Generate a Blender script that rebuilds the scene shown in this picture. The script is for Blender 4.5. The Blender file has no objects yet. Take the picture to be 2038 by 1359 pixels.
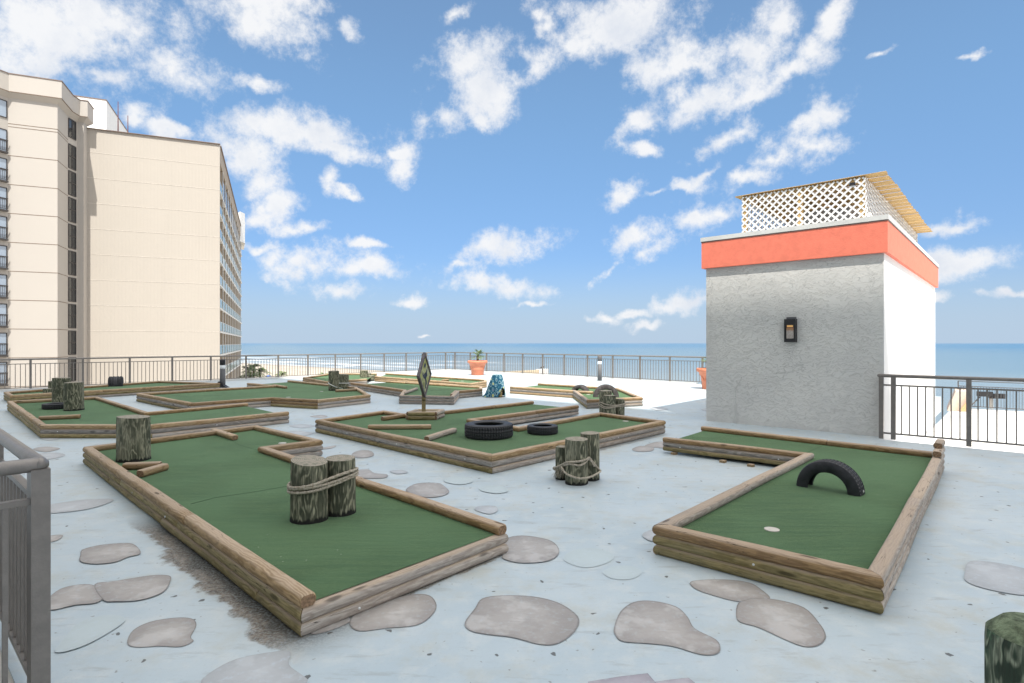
import bpy, bmesh, math, random
from mathutils import Vector, Matrix
random.seed(11)
R = math.radians
SC = bpy.context.scene
COL = SC.collection
# ---------------------------------------------------------------- camera
F = 1132.0; CU = 1019.0; HV = 683.0; EYE = 1.6          # focal length, centre and horizon in photo pixels
cam = bpy.data.cameras.new('camera'); camo = bpy.data.objects.new('camera', cam); COL.objects.link(camo)
cam.sensor_width = 36; cam.lens = 36 * F / 2038.0
cam.shift_y = (HV - 679.5) / 2038.0
cam.clip_end = 60000; cam.clip_start = 0.05
camo.location = (0, 0, EYE); camo.rotation_euler = (R(90), 0, 0)
SC.camera = camo
SC.view_settings.view_transform = 'Standard'; SC.view_settings.look = 'None'
SC.view_settings.exposure = 1.0; SC.view_settings.gamma = 1
SC.cycles.max_bounces = 8; SC.cycles.diffuse_bounces = 4; SC.cycles.transparent_max_bounces = 8
SC.cycles.sample_clamp_indirect = 8
# ---------------------------------------------------------------- node helper
class NT:
    def __init__(s, tree): s.t = tree; s.L = tree.links
    def n(s, typ, ins=None, **props):
        nd = s.t.nodes.new('ShaderNode' + typ)
        for k, v in props.items(): setattr(nd, k, v)
        if ins:
            for k, v in ins.items():
                sock = nd.inputs[k]
                if isinstance(v, bpy.types.NodeSocket): s.L.new(v, sock)
                elif isinstance(v, bpy.types.Node): s.L.new(v.outputs[0], sock)
                else: sock.default_value = v
        return nd
    def m(s, op, a, b=0.0, c=0.0, clamp=False):
        return s.n('Math', {0: a, 1: b, 2: c}, operation=op, use_clamp=clamp).outputs[0]
    def mr(s, v, a, b, c=0.0, d=1.0, smooth=True):
        return s.n('MapRange', {'Value': v, 'From Min': a, 'From Max': b, 'To Min': c, 'To Max': d},
                   interpolation_type='SMOOTHSTEP' if smooth else 'LINEAR').outputs[0]
    def mix(s, f, a, b, blend='MIX'):
        nd = s.t.nodes.new('ShaderNodeMix'); nd.data_type = 'RGBA'; nd.blend_type = blend
        for i, v in ((0, f), (6, a), (7, b)):
            if isinstance(v, bpy.types.NodeSocket): s.L.new(v, nd.inputs[i])
            else: nd.inputs[i].default_value = v if i == 0 else (tuple(v) + (1,) if len(v) == 3 else v)
        return nd.outputs[2]
    def noise(s, vec, scale, detail=4, rough=0.55, dist=0.0):
        return s.n('TexNoise', {'Vector': vec, 'Scale': scale, 'Detail': detail, 'Roughness': rough, 'Distortion': dist})
    def mapping(s, vec, loc=(0, 0, 0), rot=(0, 0, 0), sc=(1, 1, 1), vt='POINT'):
        return s.n('Mapping', {'Vector': vec, 'Location': loc, 'Rotation': rot, 'Scale': sc}, vector_type=vt).outputs[0]
# ---------------------------------------------------------------- sun and sky
SUN = Vector((0.097, -0.525, 0.844)).normalized()
sl = bpy.data.lights.new('sun', 'SUN'); sl.energy = 3.3; sl.angle = R(0.53); sl.color = (1.0, 0.95, 0.87)
so = bpy.data.objects.new('sun', sl); COL.objects.link(so)
so.rotation_euler = SUN.to_track_quat('Z', 'Y').to_euler(); so.location = (0, -20, 60)
world = bpy.data.worlds.new('World'); SC.world = world; world.use_nodes = True
world.cycles.sampling_method = 'MANUAL'; world.cycles.sample_map_resolution = 512
wt = world.node_tree; wt.nodes.clear(); W = NT(wt)
SKY_S = 0.08
sky = W.n('TexSky', sky_type='NISHITA', sun_disc=False, sun_elevation=math.asin(SUN.z),
          sun_rotation=math.atan2(SUN.x, SUN.y), air_density=1.0, dust_density=0.4, ozone_density=1.6, altitude=10)
D = W.n('TexCoord').outputs['Generated']
sep = W.n('SeparateXYZ', {0: D})
az = W.m('ARCTAN2', sep.outputs[0], sep.outputs[1])
el = W.m('ARCSINE', sep.outputs[2])
AE = W.n('CombineXYZ', {0: az, 1: el, 2: 0.0}).outputs[0]
def warp(vec, scale, amp, det):
    nz = W.noise(D, scale, det, 0.6)
    d = W.n('VectorMath', {0: nz.outputs['Color'], 1: (0.5, 0.5, 0.5)}, operation='SUBTRACT').outputs[0]
    return W.n('VectorMath', {0: d, 1: (amp, amp, 0), 2: vec}, operation='MULTIPLY_ADD').outputs[0]
AEW = warp(warp(AE, 7.0, 0.085, 3), 24.0, 0.03, 4)
CLOUDS = [(80,50,230,125,0),(160,20,220,80,0),(20,190,120,50,0),(215,80,120,60,-15),(325,140,110,50,0),(180,150,120,28,0),(520,20,125,62,-12),(600,10,60,30,0),
 (270,247,40,20,0),(350,275,40,12,0),(600,262,140,34,-4),(490,300,60,48,0),(520,350,50,40,0),(670,297,85,20,-14),(640,250,60,24,-20),
 (545,398,55,24,0),(500,425,60,26,0),(600,452,50,13,5),(650,362,24,24,-40),(690,388,24,10,-10),(790,314,30,14,0),(800,352,20,18,30),
 (930,125,80,50,10),(950,180,80,50,0),(880,240,55,30,30),(1070,125,50,28,25),(960,230,30,20,0),(900,40,34,14,30),(690,60,24,18,0),(525,167,36,14,0),
 (610,512,105,32,6),(720,525,90,20,-6),(670,568,85,22,-8),(510,485,36,12,0),(575,540,50,18,0),
 (970,498,112,26,8),(900,525,50,16,0),(985,560,92,20,-6),(830,597,44,12,8),(1055,598,32,7,0),(730,478,40,8,0),
 (1190,30,85,50,-10),(1280,50,85,60,0),(1290,130,55,40,0),(1150,80,50,40,-30),(1380,120,90,38,-20),(1490,110,80,60,0),(1370,195,110,40,14),
 (1480,195,70,28,10),(1275,240,46,20,24),(1550,50,34,52,20),(1660,40,36,60,-25),(1610,110,60,34,0),(1560,150,70,30,0),
 (1430,285,55,28,25),(1470,268,34,20,0),(1600,255,90,34,28),(1610,300,72,28,0),(1655,235,40,34,20),(1545,330,40,18,0),
 (1285,300,30,14,-25),(1245,393,42,20,28),(1370,378,34,12,0),(1300,385,24,8,0),(1415,352,26,16,30),(1490,365,60,16,6),
 (1280,478,75,32,25),(1400,430,85,24,18),(1290,505,60,26,20),(1200,550,44,10,24),(1430,420,60,18,0),
 (1370,596,48,18,15),(1210,632,26,10,-15),(1265,625,32,8,5),(1287,648,28,9,10),(1930,525,66,24,4),(1900,520,40,20,0),(2020,586,42,10,0),
 (1890,455,50,16,6),(1935,100,32,8,0),(1880,600,30,12,0),(840,675,16,4,0),(1090,40,16,22,0),(1760,95,30,7,20)]
acc = None
for (u, v, rx, ry, rt) in CLOUDS:
    du = u - CU; dv = HV - v; H = math.hypot(F, du)
    a0 = math.atan2(du, F); e0 = math.atan2(dv, H)
    ra = rx * F / (F * F + du * du); re = ry * H / (H * H + dv * dv)
    src = AEW if acc is None else W.n('VectorMath', {0: acc, 1: (1e-7, 1e-7, 0), 2: AEW}, operation='MULTIPLY_ADD').outputs[0]
    q = W.mapping(src, (a0, e0, 0), (0, 0, R(rt)), (ra * 1.42, re * 1.42, 1), 'TEXTURE')
    ln = W.n('VectorMath', {0: q}, operation='LENGTH').outputs['Value']
    acc = ln if acc is None else W.m('SMOOTH_MIN', acc, ln, 0.25)
fb = W.noise(D, 14.0, 10, 0.70).outputs[0]
fb2 = W.noise(W.mapping(D, (3, 1, 2)), 4.0, 6, 0.6).outputs[0]
dens = W.m('ADD', W.m('SUBTRACT', 1.0, acc), W.m('MULTIPLY', W.m('SUBTRACT', fb, 0.5), 3.1))
dens = W.m('ADD', dens, W.m('MULTIPLY', W.m('SUBTRACT', fb2, 0.5), 0.8))
cov = W.m('MULTIPLY', W.mr(dens, 0.0, 0.98), 0.96)
# unseen bright cloud cover added overhead and behind to light the shaded deck
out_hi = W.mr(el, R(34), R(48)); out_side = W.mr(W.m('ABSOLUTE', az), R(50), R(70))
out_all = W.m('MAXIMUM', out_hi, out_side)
fillcov = W.m('MULTIPLY', out_all, W.mr(fb2, 0.30, 0.55))
cov = W.m('MAXIMUM', cov, fillcov)
core = W.mr(W.m('ADD', W.m('MULTIPLY', dens, 0.4), W.m('MULTIPLY', W.m('SUBTRACT', W.noise(W.mapping(D, (5, 5, 0.35)), 9.0, 6, 0.6).outputs[0], 0.5), 3.0)), 0.1, 1.3)
ccol = W.mix(core, (0.475, 0.478, 0.485), (0.36, 0.385, 0.43))
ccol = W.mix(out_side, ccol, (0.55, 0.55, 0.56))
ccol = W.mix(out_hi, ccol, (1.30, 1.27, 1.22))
skyc = W.mix(1.0, sky.outputs[0], (0.80, 1.02, 1.22), 'MULTIPLY')
scale = W.n('VectorMath', {0: skyc, 3: SKY_S}, operation='SCALE').outputs[0]
ela = W.m('ABSOLUTE', el)
hz = W.mr(ela, 0.0, R(26), 0.0, 1.0)
scale = W.mix(1.0, scale, W.mix(hz, (0.49, 0.53, 0.67), (0.80, 0.97, 0.94)), 'MULTIPLY')
scale = W.mix(W.mr(ela, R(9), 0.0, 0, 0.9), scale, (0.235, 0.305, 0.395))
scale = W.mix(0.16, scale, (0.30, 0.345, 0.38))
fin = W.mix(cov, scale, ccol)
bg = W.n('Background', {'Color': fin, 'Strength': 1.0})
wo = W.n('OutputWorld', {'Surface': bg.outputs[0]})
# ---------------------------------------------------------------- materials
def mat(name, rough=0.6, spec=0.4):
    m = bpy.data.materials.new(name); m.use_nodes = True
    t = m.node_tree; t.nodes.clear(); N = NT(t)
    b = N.n('BsdfPrincipled', {'Roughness': rough, 'Specular IOR Level': spec})
    N.n('OutputMaterial', {'Surface': b.outputs[0]})
    N.b = b
    return m, N
def setc(N, name, v):
    s = N.b.inputs[name]
    if isinstance(v, bpy.types.NodeSocket): N.L.new(v, s)
    else: s.default_value = (tuple(v) + (1,)) if isinstance(v, (tuple, list)) and len(v) == 3 else v
def bump(N, h, strength=0.3, dist=0.02):
    nd = N.n('Bump', {'Height': h, 'Strength': strength, 'Distance': dist}); N.L.new(nd.outputs[0], N.b.inputs['Normal'])
def objc(N): return N.n('TexCoord').outputs['Object']
def rnd(N): return N.n('ObjectInfo').outputs['Random']
def flat(name, c, rough=0.6, spec=0.4, metal=0.0, var=0.12, sc=6.0, bmp=0.0):
    m, N = mat(name, rough, spec); o = objc(N)
    nz = N.noise(o, sc, 5, 0.6).outputs[0]
    f = N.mr(nz, 0.3, 0.7)
    setc(N, 'Base Color', N.mix(f, tuple(x * (1 - var) for x in c), tuple(min(1, x * (1 + var)) for x in c)))
    setc(N, 'Metallic', metal)
    if bmp: bump(N, N.noise(o, sc * 6, 4).outputs[0], bmp, 0.01)
    return m
def wood(name, dark, light, grey, crack=1.0, bleach=(0.44, 0.34, 0.25)):
    """round landscape timber, grain along local X"""
    m, N = mat(name, 0.75, 0.25); o = objc(N); r = rnd(N)
    off = N.n('CombineXYZ', {0: N.m('MULTIPLY', r, 37.0), 1: N.m('MULTIPLY', r, 11.0), 2: 0.0}).outputs[0]
    p = N.n('VectorMath', {0: o, 1: off}, operation='ADD').outputs[0]
    low = N.noise(N.mapping(p, sc=(1.3, 6, 6)), 1.0, 3).outputs[0]
    warped = N.n('VectorMath', {0: p, 1: N.n('CombineXYZ', {0: 0.0, 1: N.m('MULTIPLY', low, 0.16), 2: N.m('MULTIPLY', low, 0.10)}).outputs[0]}, operation='ADD').outputs[0]
    rings = N.n('TexWave', {'Vector': N.mapping(warped, sc=(0.5, 1, 1)), 'Scale': 17.0, 'Distortion': 4.5, 'Detail': 3.0, 'Detail Scale': 1.2}, wave_type='BANDS', bands_direction='Y').outputs['Fac']
    fine = N.noise(N.mapping(p, sc=(5, 120, 120)), 1.0, 4, 0.7).outputs[0]
    patch = N.noise(N.mapping(p, sc=(1.6, 3, 3)), 1.0, 4).outputs[0]
    c = N.mix(N.mr(rings, 0.0, 1.0, 0.2, 0.9), dark, light)
    c = N.mix(N.m('MULTIPLY', N.mr(patch, 0.35, 0.7), 0.8), c, grey)
    c = N.mix(N.m('MULTIPLY', N.mr(fine, 0.62, 0.40), 0.35), c, tuple(x * 0.45 for x in dark))
    nz_ = N.n('SeparateXYZ', {0: N.n('NewGeometry').outputs['Normal']}).outputs[2]
    c = N.mix(N.m('MULTIPLY', N.mr(nz_, 0.35, 0.85), N.mr(N.m('ADD', patch, N.m('MULTIPLY', rings, 0.15)), 0.25, 0.65, 0.15, 0.85)), c, bleach)
    bright = N.mr(r, 0, 1, 0.86, 1.16, False)
    c = N.mix(1.0, c, N.n('CombineColor', {0: bright, 1: bright, 2: bright}).outputs[0], 'MULTIPLY')
    ck = N.noise(N.mapping(p, sc=(2.0, 45, 45)), 1.0, 2, 0.4).outputs[0]
    cm = N.m('MULTIPLY', N.mr(N.m('ABSOLUTE', N.m('SUBTRACT', ck, 0.5)), 0.012, 0.0), N.mr(patch, 0.45, 0.6))
    kn = N.n('TexVoronoi', {'Vector': N.mapping(p, sc=(2.2, 9, 9)), 'Scale': 1.0}, feature='F1').outputs['Distance']
    km = N.mr(kn, 0.17, 0.08)
    c = N.mix(N.m('MULTIPLY', N.m('MAXIMUM', cm, N.m('MULTIPLY', km, 0.75)), crack), c, tuple(x * 0.22 for x in dark))
    setc(N, 'Base Color', c)
    bump(N, N.m('ADD', N.m('MULTIPLY', fine, 0.5), N.m('SUBTRACT', N.m('MULTIPLY', rings, 0.4), cm)), 0.5, 0.006)
    return m
M = {}
M['tan'] = wood('timber_tan', (0.22, 0.14, 0.065), (0.43, 0.30, 0.16), (0.38, 0.28, 0.175))
M['brown'] = wood('timber_brown', (0.19, 0.11, 0.05), (0.38, 0.245, 0.115), (0.34, 0.23, 0.135))
M['grey'] = wood('timber_grey', (0.20, 0.175, 0.15), (0.39, 0.355, 0.32), (0.34, 0.315, 0.29), 1.0)
M['olive'] = wood('timber_olive', (0.16, 0.125, 0.048), (0.35, 0.275, 0.13), (0.29, 0.24, 0.13))
M['pale'] = wood('timber_pale', (0.30, 0.25, 0.21), (0.50, 0.44, 0.38), (0.44, 0.40, 0.36), 1.0)
M['endcut'] = flat('timber_end_cut', (0.24, 0.155, 0.095), 0.8, 0.2, var=0.4, sc=60)
# treated pilings: pale flame grain on dark green
def piling_mat(name, dk, md, lt, moss):
    m, N = mat(name, 0.85, 0.2); o = objc(N); r = rnd(N)
    off = N.n('CombineXYZ', {0: N.m('MULTIPLY', r, 29.0), 1: N.m('MULTIPLY', r, 17.0), 2: N.m('MULTIPLY', r, 41.0)}).outputs[0]
    p = N.n('VectorMath', {0: o, 1: off}, operation='ADD').outputs[0]
    lo = N.noise(N.mapping(p, sc=(6.5, 6.5, 1.9)), 1.0, 3, 0.55).outputs[0]
    fl = N.m('FRACT', N.m('MULTIPLY', lo, 9.0))
    fl = N.m('ABSOLUTE', N.m('SUBTRACT', N.m('MULTIPLY', fl, 2.0), 1.0))
    fi = N.noise(N.mapping(p, sc=(90, 90, 7)), 1.0, 4, 0.7).outputs[0]
    pt = N.noise(N.mapping(p, sc=(7, 7, 1.8)), 1.0, 5, 0.6).outputs[0]
    c = N.mix(N.m('MULTIPLY', N.mr(fl, 0.35, 0.95), N.mr(pt, 0.22, 0.5)), dk, lt)
    c = N.mix(N.mr(pt, 0.47, 0.68, 0, 0.8), c, md)
    c = N.mix(N.mr(fi, 0.6, 0.42, 0.0, 0.6), c, (0.035, 0.042, 0.03))
    gm = N.noise(p, 14.0, 3).outputs[0]
    c = N.mix(N.mr(gm, 0.60, 0.8, 0, moss), c, (0.08, 0.15, 0.085))
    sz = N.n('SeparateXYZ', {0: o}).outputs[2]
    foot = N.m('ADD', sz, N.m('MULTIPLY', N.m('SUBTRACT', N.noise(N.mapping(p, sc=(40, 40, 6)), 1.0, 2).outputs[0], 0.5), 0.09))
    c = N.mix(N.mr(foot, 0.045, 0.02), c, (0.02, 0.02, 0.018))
    setc(N, 'Base Color', c); bump(N, N.m('ADD', fi, N.m('MULTIPLY', fl, 0.4)), 0.55, 0.01); return m
M['piling'] = piling_mat('piling_wood', (0.105, 0.108, 0.074), (0.31, 0.30, 0.215), (0.40, 0.38, 0.27), 0.3)
M['pilingmoss'] = piling_mat('mossy_piling_wood', (0.035, 0.052, 0.036), (0.13, 0.17, 0.115), (0.30, 0.33, 0.235), 0.9)
M['mosstop'] = flat('mossy_top', (0.13, 0.16, 0.10), 0.9, 0.2, var=0.55, sc=22, bmp=0.8)
m, N = mat('piling_top', 0.9, 0.15); o = objc(N)
rg = N.n('TexWave', {'Vector': o, 'Scale': 22.0, 'Distortion': 2.5, 'Detail': 3.0}, wave_type='RINGS', rings_direction='Z').outputs['Fac']
c = N.mix(N.mr(rg, 0.2, 0.9), (0.27, 0.24, 0.19), (0.39, 0.35, 0.29))
c = N.mix(N.mr(N.noise(o, 30, 5).outputs[0], 0.45, 0.7, 0, 0.7), c, (0.15, 0.16, 0.12))
setc(N, 'Base Color', c); bump(N, rg, 0.4, 0.004); M['ptop'] = m
# turf
m, N = mat('turf_carpet', 0.95, 0.1); o = objc(N)
n1 = N.noise(o, 260.0, 3, 0.8).outputs[0]; n2 = N.noise(N.mapping(o, rot=(0, 0, R(-15)), sc=(2.2, 16, 1)), 1.0, 6, 0.7).outputs[0]; n3 = N.noise(o, 1.1, 4).outputs[0]
n4 = N.noise(N.mapping(o, rot=(0, 0, R(-12)), sc=(30, 130, 1)), 1.0, 3, 0.7).outputs[0]
c = N.mix(N.mr(n1, 0.3, 0.7), (0.022, 0.052, 0.020), (0.052, 0.104, 0.041))
c = N.mix(N.mr(n4, 0.38, 0.62, 0, 0.8), c, (0.082, 0.140, 0.062))
c = N.mix(N.mr(n2, 0.40, 0.60, 0, 0.85), c, (0.032, 0.076, 0.033))
c = N.mix(N.mr(n3, 0.38, 0.62, 0, 0.6), c, (0.072, 0.140, 0.064))
sp = N.n('TexVoronoi', {'Vector': o, 'Scale': 5.5}, feature='F1', voronoi_dimensions='2D').outputs['Distance']
c = N.mix(N.m('MULTIPLY', N.mr(sp, 0.024, 0.018), N.mr(N.noise(o, 2.2, 2).outputs[0], 0.60, 0.62)), c, (0.5, 0.5, 0.44))
setc(N, 'Base Color', c); setc(N, 'Sheen Weight', 0.35); setc(N, 'Sheen Roughness', 0.5); setc(N, 'Sheen Tint', (0.62, 0.8, 0.52))
bump(N, N.m('ADD', n1, N.m('MULTIPLY', n2, 1.4)), 0.5, 0.008); M['turf'] = m
M['seam'] = flat('turf_seam_dark', (0.012, 0.035, 0.018), 0.95, 0.1)  # darker green for the thin turf seams
# deck paint (world coordinates)
m, N = mat('deck_paint', 0.55, 0.35); o = objc(N)
a = N.noise(o, 0.8, 8, 0.62).outputs[0]; b = N.noise(o, 6.0, 8, 0.68).outputs[0]; cc = N.noise(o, 60.0, 4, 0.7).outputs[0]
c = N.mix(N.mr(a, 0.3, 0.7), (0.40, 0.475, 0.515), (0.475, 0.535, 0.56))
c = N.mix(N.mr(b, 0.45, 0.68, 0, 0.6), c, (0.54, 0.57, 0.565))
c = N.mix(N.mr(N.noise(o, 1.7, 9, 0.7).outputs[0], 0.48, 0.70, 0, 0.8), c, (0.43, 0.44, 0.40))
c = N.mix(N.mr(cc, 0.55, 0.75, 0, 0.5), c, (0.33, 0.37, 0.39))
c = N.mix(N.mr(N.noise(o, 160.0, 3, 0.8).outputs[0], 0.35, 0.2, 0, 0.7), c, (0.60, 0.64, 0.65))
tr = N.noise(N.mapping(o, rot=(0, 0, R(42)), sc=(2.5, 12, 1)), 1.0, 7, 0.72).outputs[0]
c = N.mix(N.mr(tr, 0.54, 0.68, 0, 0.6), c, (0.33, 0.355, 0.355))
v1 = N.n('TexVoronoi', {'Vector': N.n('VectorMath', {0: o, 1: N.n('VectorMath', {0: N.noise(o, 9, 3).outputs['Color'], 3: 0.12}, operation='SCALE').outputs[0]}, operation='ADD').outputs[0], 'Scale': 3.4}, feature='F1', voronoi_dimensions='2D')
speck = N.m('MULTIPLY', N.mr(v1.outputs['Distance'], 0.055, 0.038), N.mr(N.n('SeparateColor', {0: v1.outputs['Color']}).outputs[0], 0.62, 0.63))
c = N.mix(N.m('MULTIPLY', speck, 0.85), c, (0.06, 0.055, 0.05))
v2 = N.n('TexVoronoi', {'Vector': N.n('VectorMath', {0: o, 1: N.n('VectorMath', {0: N.noise(o, 20, 3).outputs['Color'], 3: 0.06}, operation='SCALE').outputs[0]}, operation='ADD').outputs[0], 'Scale': 11.0}, feature='F1', voronoi_dimensions='2D')
speck2 = N.m('MULTIPLY', N.mr(v2.outputs['Distance'], 0.07, 0.045), N.mr(N.n('SeparateColor', {0: v2.outputs['Color']}).outputs[1], 0.80, 0.81))
c = N.mix(N.m('MULTIPLY', speck2, 0.55), c, (0.14, 0.12, 0.10))
# grime washed out from under the nearest course, with painted contact shade: distance in front of its left side and its front
def stain_contact(c, px, py, ang, wid, l0, l1, dark, strength):
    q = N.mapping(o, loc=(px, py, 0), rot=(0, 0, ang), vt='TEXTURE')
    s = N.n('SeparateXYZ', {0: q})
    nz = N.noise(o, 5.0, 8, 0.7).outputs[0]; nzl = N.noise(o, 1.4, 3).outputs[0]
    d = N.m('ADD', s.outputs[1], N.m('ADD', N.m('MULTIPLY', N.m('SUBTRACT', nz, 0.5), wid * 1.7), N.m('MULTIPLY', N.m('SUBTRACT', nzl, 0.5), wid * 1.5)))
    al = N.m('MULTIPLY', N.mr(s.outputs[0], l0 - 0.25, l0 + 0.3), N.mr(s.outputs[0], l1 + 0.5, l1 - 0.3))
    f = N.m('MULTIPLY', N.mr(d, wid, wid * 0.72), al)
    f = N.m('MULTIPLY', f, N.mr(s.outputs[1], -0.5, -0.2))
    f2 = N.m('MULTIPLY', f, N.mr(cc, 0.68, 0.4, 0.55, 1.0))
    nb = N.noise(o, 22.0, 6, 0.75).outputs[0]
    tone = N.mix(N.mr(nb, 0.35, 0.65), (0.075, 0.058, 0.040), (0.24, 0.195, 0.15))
    near = N.m('MULTIPLY', N.mr(d, wid * 0.55, wid * 0.12), 0.95)  # black contact shade of the gap under the timbers, painted in
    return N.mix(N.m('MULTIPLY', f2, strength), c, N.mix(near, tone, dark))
c = stain_contact(c, -1.183, 3.125, R(135.5), 0.19, -0.15, 2.7, (0.040, 0.032, 0.022), 1.0)
c = stain_contact(c, -0.062, 4.385, R(180 + 48.4), 0.08, 0.0, 1.5, (0.07, 0.06, 0.045), 0.95)
c = stain_contact(c, 2.7, 10.1, R(180 + 47), 0.12, 0.2, 2.2, (0.14, 0.13, 0.12), 0.55)
setc(N, 'Base Color', c); setc(N, 'Roughness', N.mr(b, 0.3, 0.7, 0.42, 0.62))
bump(N, N.m('ADD', b, N.m('MULTIPLY', cc, 0.4)), 0.25, 0.008); M['deck'] = m
# painted stones
def stone_mat(name, rim, mid, hi, fade):
    m, N = mat(name, 0.5, 0.35); o = objc(N)
    e = N.n('Attribute', attribute_name='edge', attribute_type='GEOMETRY').outputs['Fac']
    nz = N.noise(o, 7.0, 6, 0.65).outputs[0]; nf = N.noise(N.mapping(o, rot=(0, 0, R(20)), sc=(10, 34, 1)), 1.0, 6, 0.7).outputs[0]
    e2 = N.m('ADD', e, N.m('MULTIPLY', N.m('SUBTRACT', nz, 0.5), 0.9))
    c = N.mix(N.mr(e2, 0.0, 0.55), tuple(x * 0.80 for x in mid), mid)
    c = N.mix(N.mr(N.m('ADD', N.m('MULTIPLY', e2, 0.8), N.m('MULTIPLY', N.m('SUBTRACT', nf, 0.5), 1.1)), 0.50, 0.95, 0, 0.8), c, hi)
    c = N.mix(N.mr(nf, 0.52, 0.75, 0, 0.55), c, tuple(x * 0.70 for x in mid))
    bl = N.noise(N.mapping(o, (3, 1, 0)), 3.2, 4, 0.6).outputs[0]
    c = N.mix(N.mr(bl, 0.52, 0.62, 0, 0.5), c, hi)
    c = N.mix(N.mr(bl, 0.46, 0.36, 0, 0.45), c, tuple(x * 0.74 for x in mid))
    c = N.mix(N.m('MULTIPLY', N.mr(e, 0.05, 0.012, 0, 0.75), N.mr(N.noise(o, 4.0, 5, 0.7).outputs[0], 0.3, 0.55, 0.4, 1.0)), c, rim)
    c = N.mix(N.m('MULTIPLY', N.mr(N.noise(o, 26.0, 5, 0.7).outputs[0], 0.5, 0.75), 0.35 + fade), c, (0.47, 0.54, 0.59))
    if fade: c = N.mix(fade, c, (0.47, 0.54, 0.57))
    setc(N, 'Base Color', c); return m
M['stone'] = stone_mat('stone_paint', (0.15, 0.135, 0.13), (0.375, 0.345, 0.32), (0.53, 0.51, 0.485), 0.0)
M['stonefade'] = stone_mat('stone_paint_worn', (0.25, 0.24, 0.24), (0.40, 0.385, 0.385), (0.52, 0.52, 0.52), 0.30)
M['stonegreen'] = stone_mat('stone_paint_green', (0.39, 0.43, 0.40), (0.42, 0.47, 0.42), (0.46, 0.52, 0.49), 0.72)
M['plank'] = stone_mat('plank_paint', (0.12, 0.10, 0.13), (0.36, 0.32, 0.355), (0.47, 0.43, 0.45), 0.1)
# stucco
def stucco(name, c1, c2):
    m, N = mat(name, 0.8, 0.25); o = objc(N)
    wv = N.n('VectorMath', {0: o, 1: N.n('VectorMath', {0: N.noise(o, 3.5, 4).outputs['Color'], 3: 0.28}, operation='SCALE').outputs[0]}, operation='ADD').outputs[0]
    v = N.noise(N.mapping(wv, rot=(0, R(8), R(40)), sc=(7, 7, 34)), 1.0, 2, 0.45).outputs[0]
    ridge = N.mr(N.m('ABSOLUTE', N.m('SUBTRACT', v, 0.52)), 0.035, 0.0)
    step = N.mr(v, 0.50, 0.54)
    f = N.noise(o, 90.0, 3).outputs[0]
    n = N.noise(o, 0.9, 4).outputs[0]
    c = N.mix(N.mr(n, 0.3, 0.7), c1, c2)
    c = N.mix(N.m('MULTIPLY', ridge, 0.05), c, tuple(x * 0.6 for x in c1))
    setc(N, 'Base Color', c); bump(N, N.m('ADD', N.m('ADD', N.m('MULTIPLY', step, 0.35), N.m('MULTIPLY', ridge, 0.7)), N.m('MULTIPLY', f, 0.06)), 0.7, 0.013); return m
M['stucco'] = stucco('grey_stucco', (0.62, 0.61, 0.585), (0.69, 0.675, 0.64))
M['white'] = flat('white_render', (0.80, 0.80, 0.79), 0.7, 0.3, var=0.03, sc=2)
M['coral'] = flat('coral_paint', (0.80, 0.21, 0.138), 0.65, 0.3, var=0.06, sc=8, bmp=0.4)
M['cap'] = flat('cap_flashing', (0.62, 0.62, 0.60), 0.5, 0.4, var=0.08, sc=3)
M['pine'] = wood('new_pine', (0.50, 0.32, 0.13), (0.70, 0.48, 0.22), (0.62, 0.43, 0.20), 0.4, (0.66, 0.48, 0.26))
M['lattice'] = flat('white_vinyl', (0.80, 0.80, 0.80), 0.4, 0.5, var=0.02)
M['rail'] = flat('railing_paint', (0.192, 0.174, 0.158), 0.34, 0.6, metal=0.25, var=0.10, sc=14, bmp=0.15)
M['black'] = flat('black_metal', (0.015, 0.015, 0.017), 0.45, 0.5, var=0.1)
M['greymetal'] = flat('grey_metal', (0.12, 0.12, 0.125), 0.6, 0.4, metal=0.0, var=0.08)
M['zinc'] = flat('bolt_zinc', (0.72, 0.72, 0.70), 0.35, 0.6, metal=0.3, var=0.05)
M['lens'] = flat('frosted_lens', (0.85, 0.87, 0.88), 0.3, 0.5, var=0.02)
M['cup'] = flat('cup_plastic', (0.55, 0.51, 0.45), 0.4, 0.4, var=0.06, sc=30)
M['terra'] = flat('terracotta_plastic', (0.66, 0.235, 0.135), 0.55, 0.4, var=0.08, sc=5)
M['soil'] = flat('soil', (0.07, 0.045, 0.03), 0.95, 0.1, var=0.3, sc=30, bmp=0.6)
M['concrete'] = flat('concrete', (0.50, 0.47, 0.42), 0.8, 0.2, var=0.10, sc=3, bmp=0.2)
M['roofwhite'] = flat('roof_membrane', (0.72, 0.70, 0.67), 0.7, 0.2, var=0.06, sc=0.8)
M['peach'] = flat('peach_paint', (0.55, 0.45, 0.38), 0.6, 0.3, var=0.05)
M['orange'] = flat('orange_paint', (0.60, 0.33, 0.17), 0.6, 0.3, var=0.05)
M['duct'] = flat('duct_metal', (0.35, 0.36, 0.37), 0.35, 0.6, metal=0.6, var=0.1)
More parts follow.
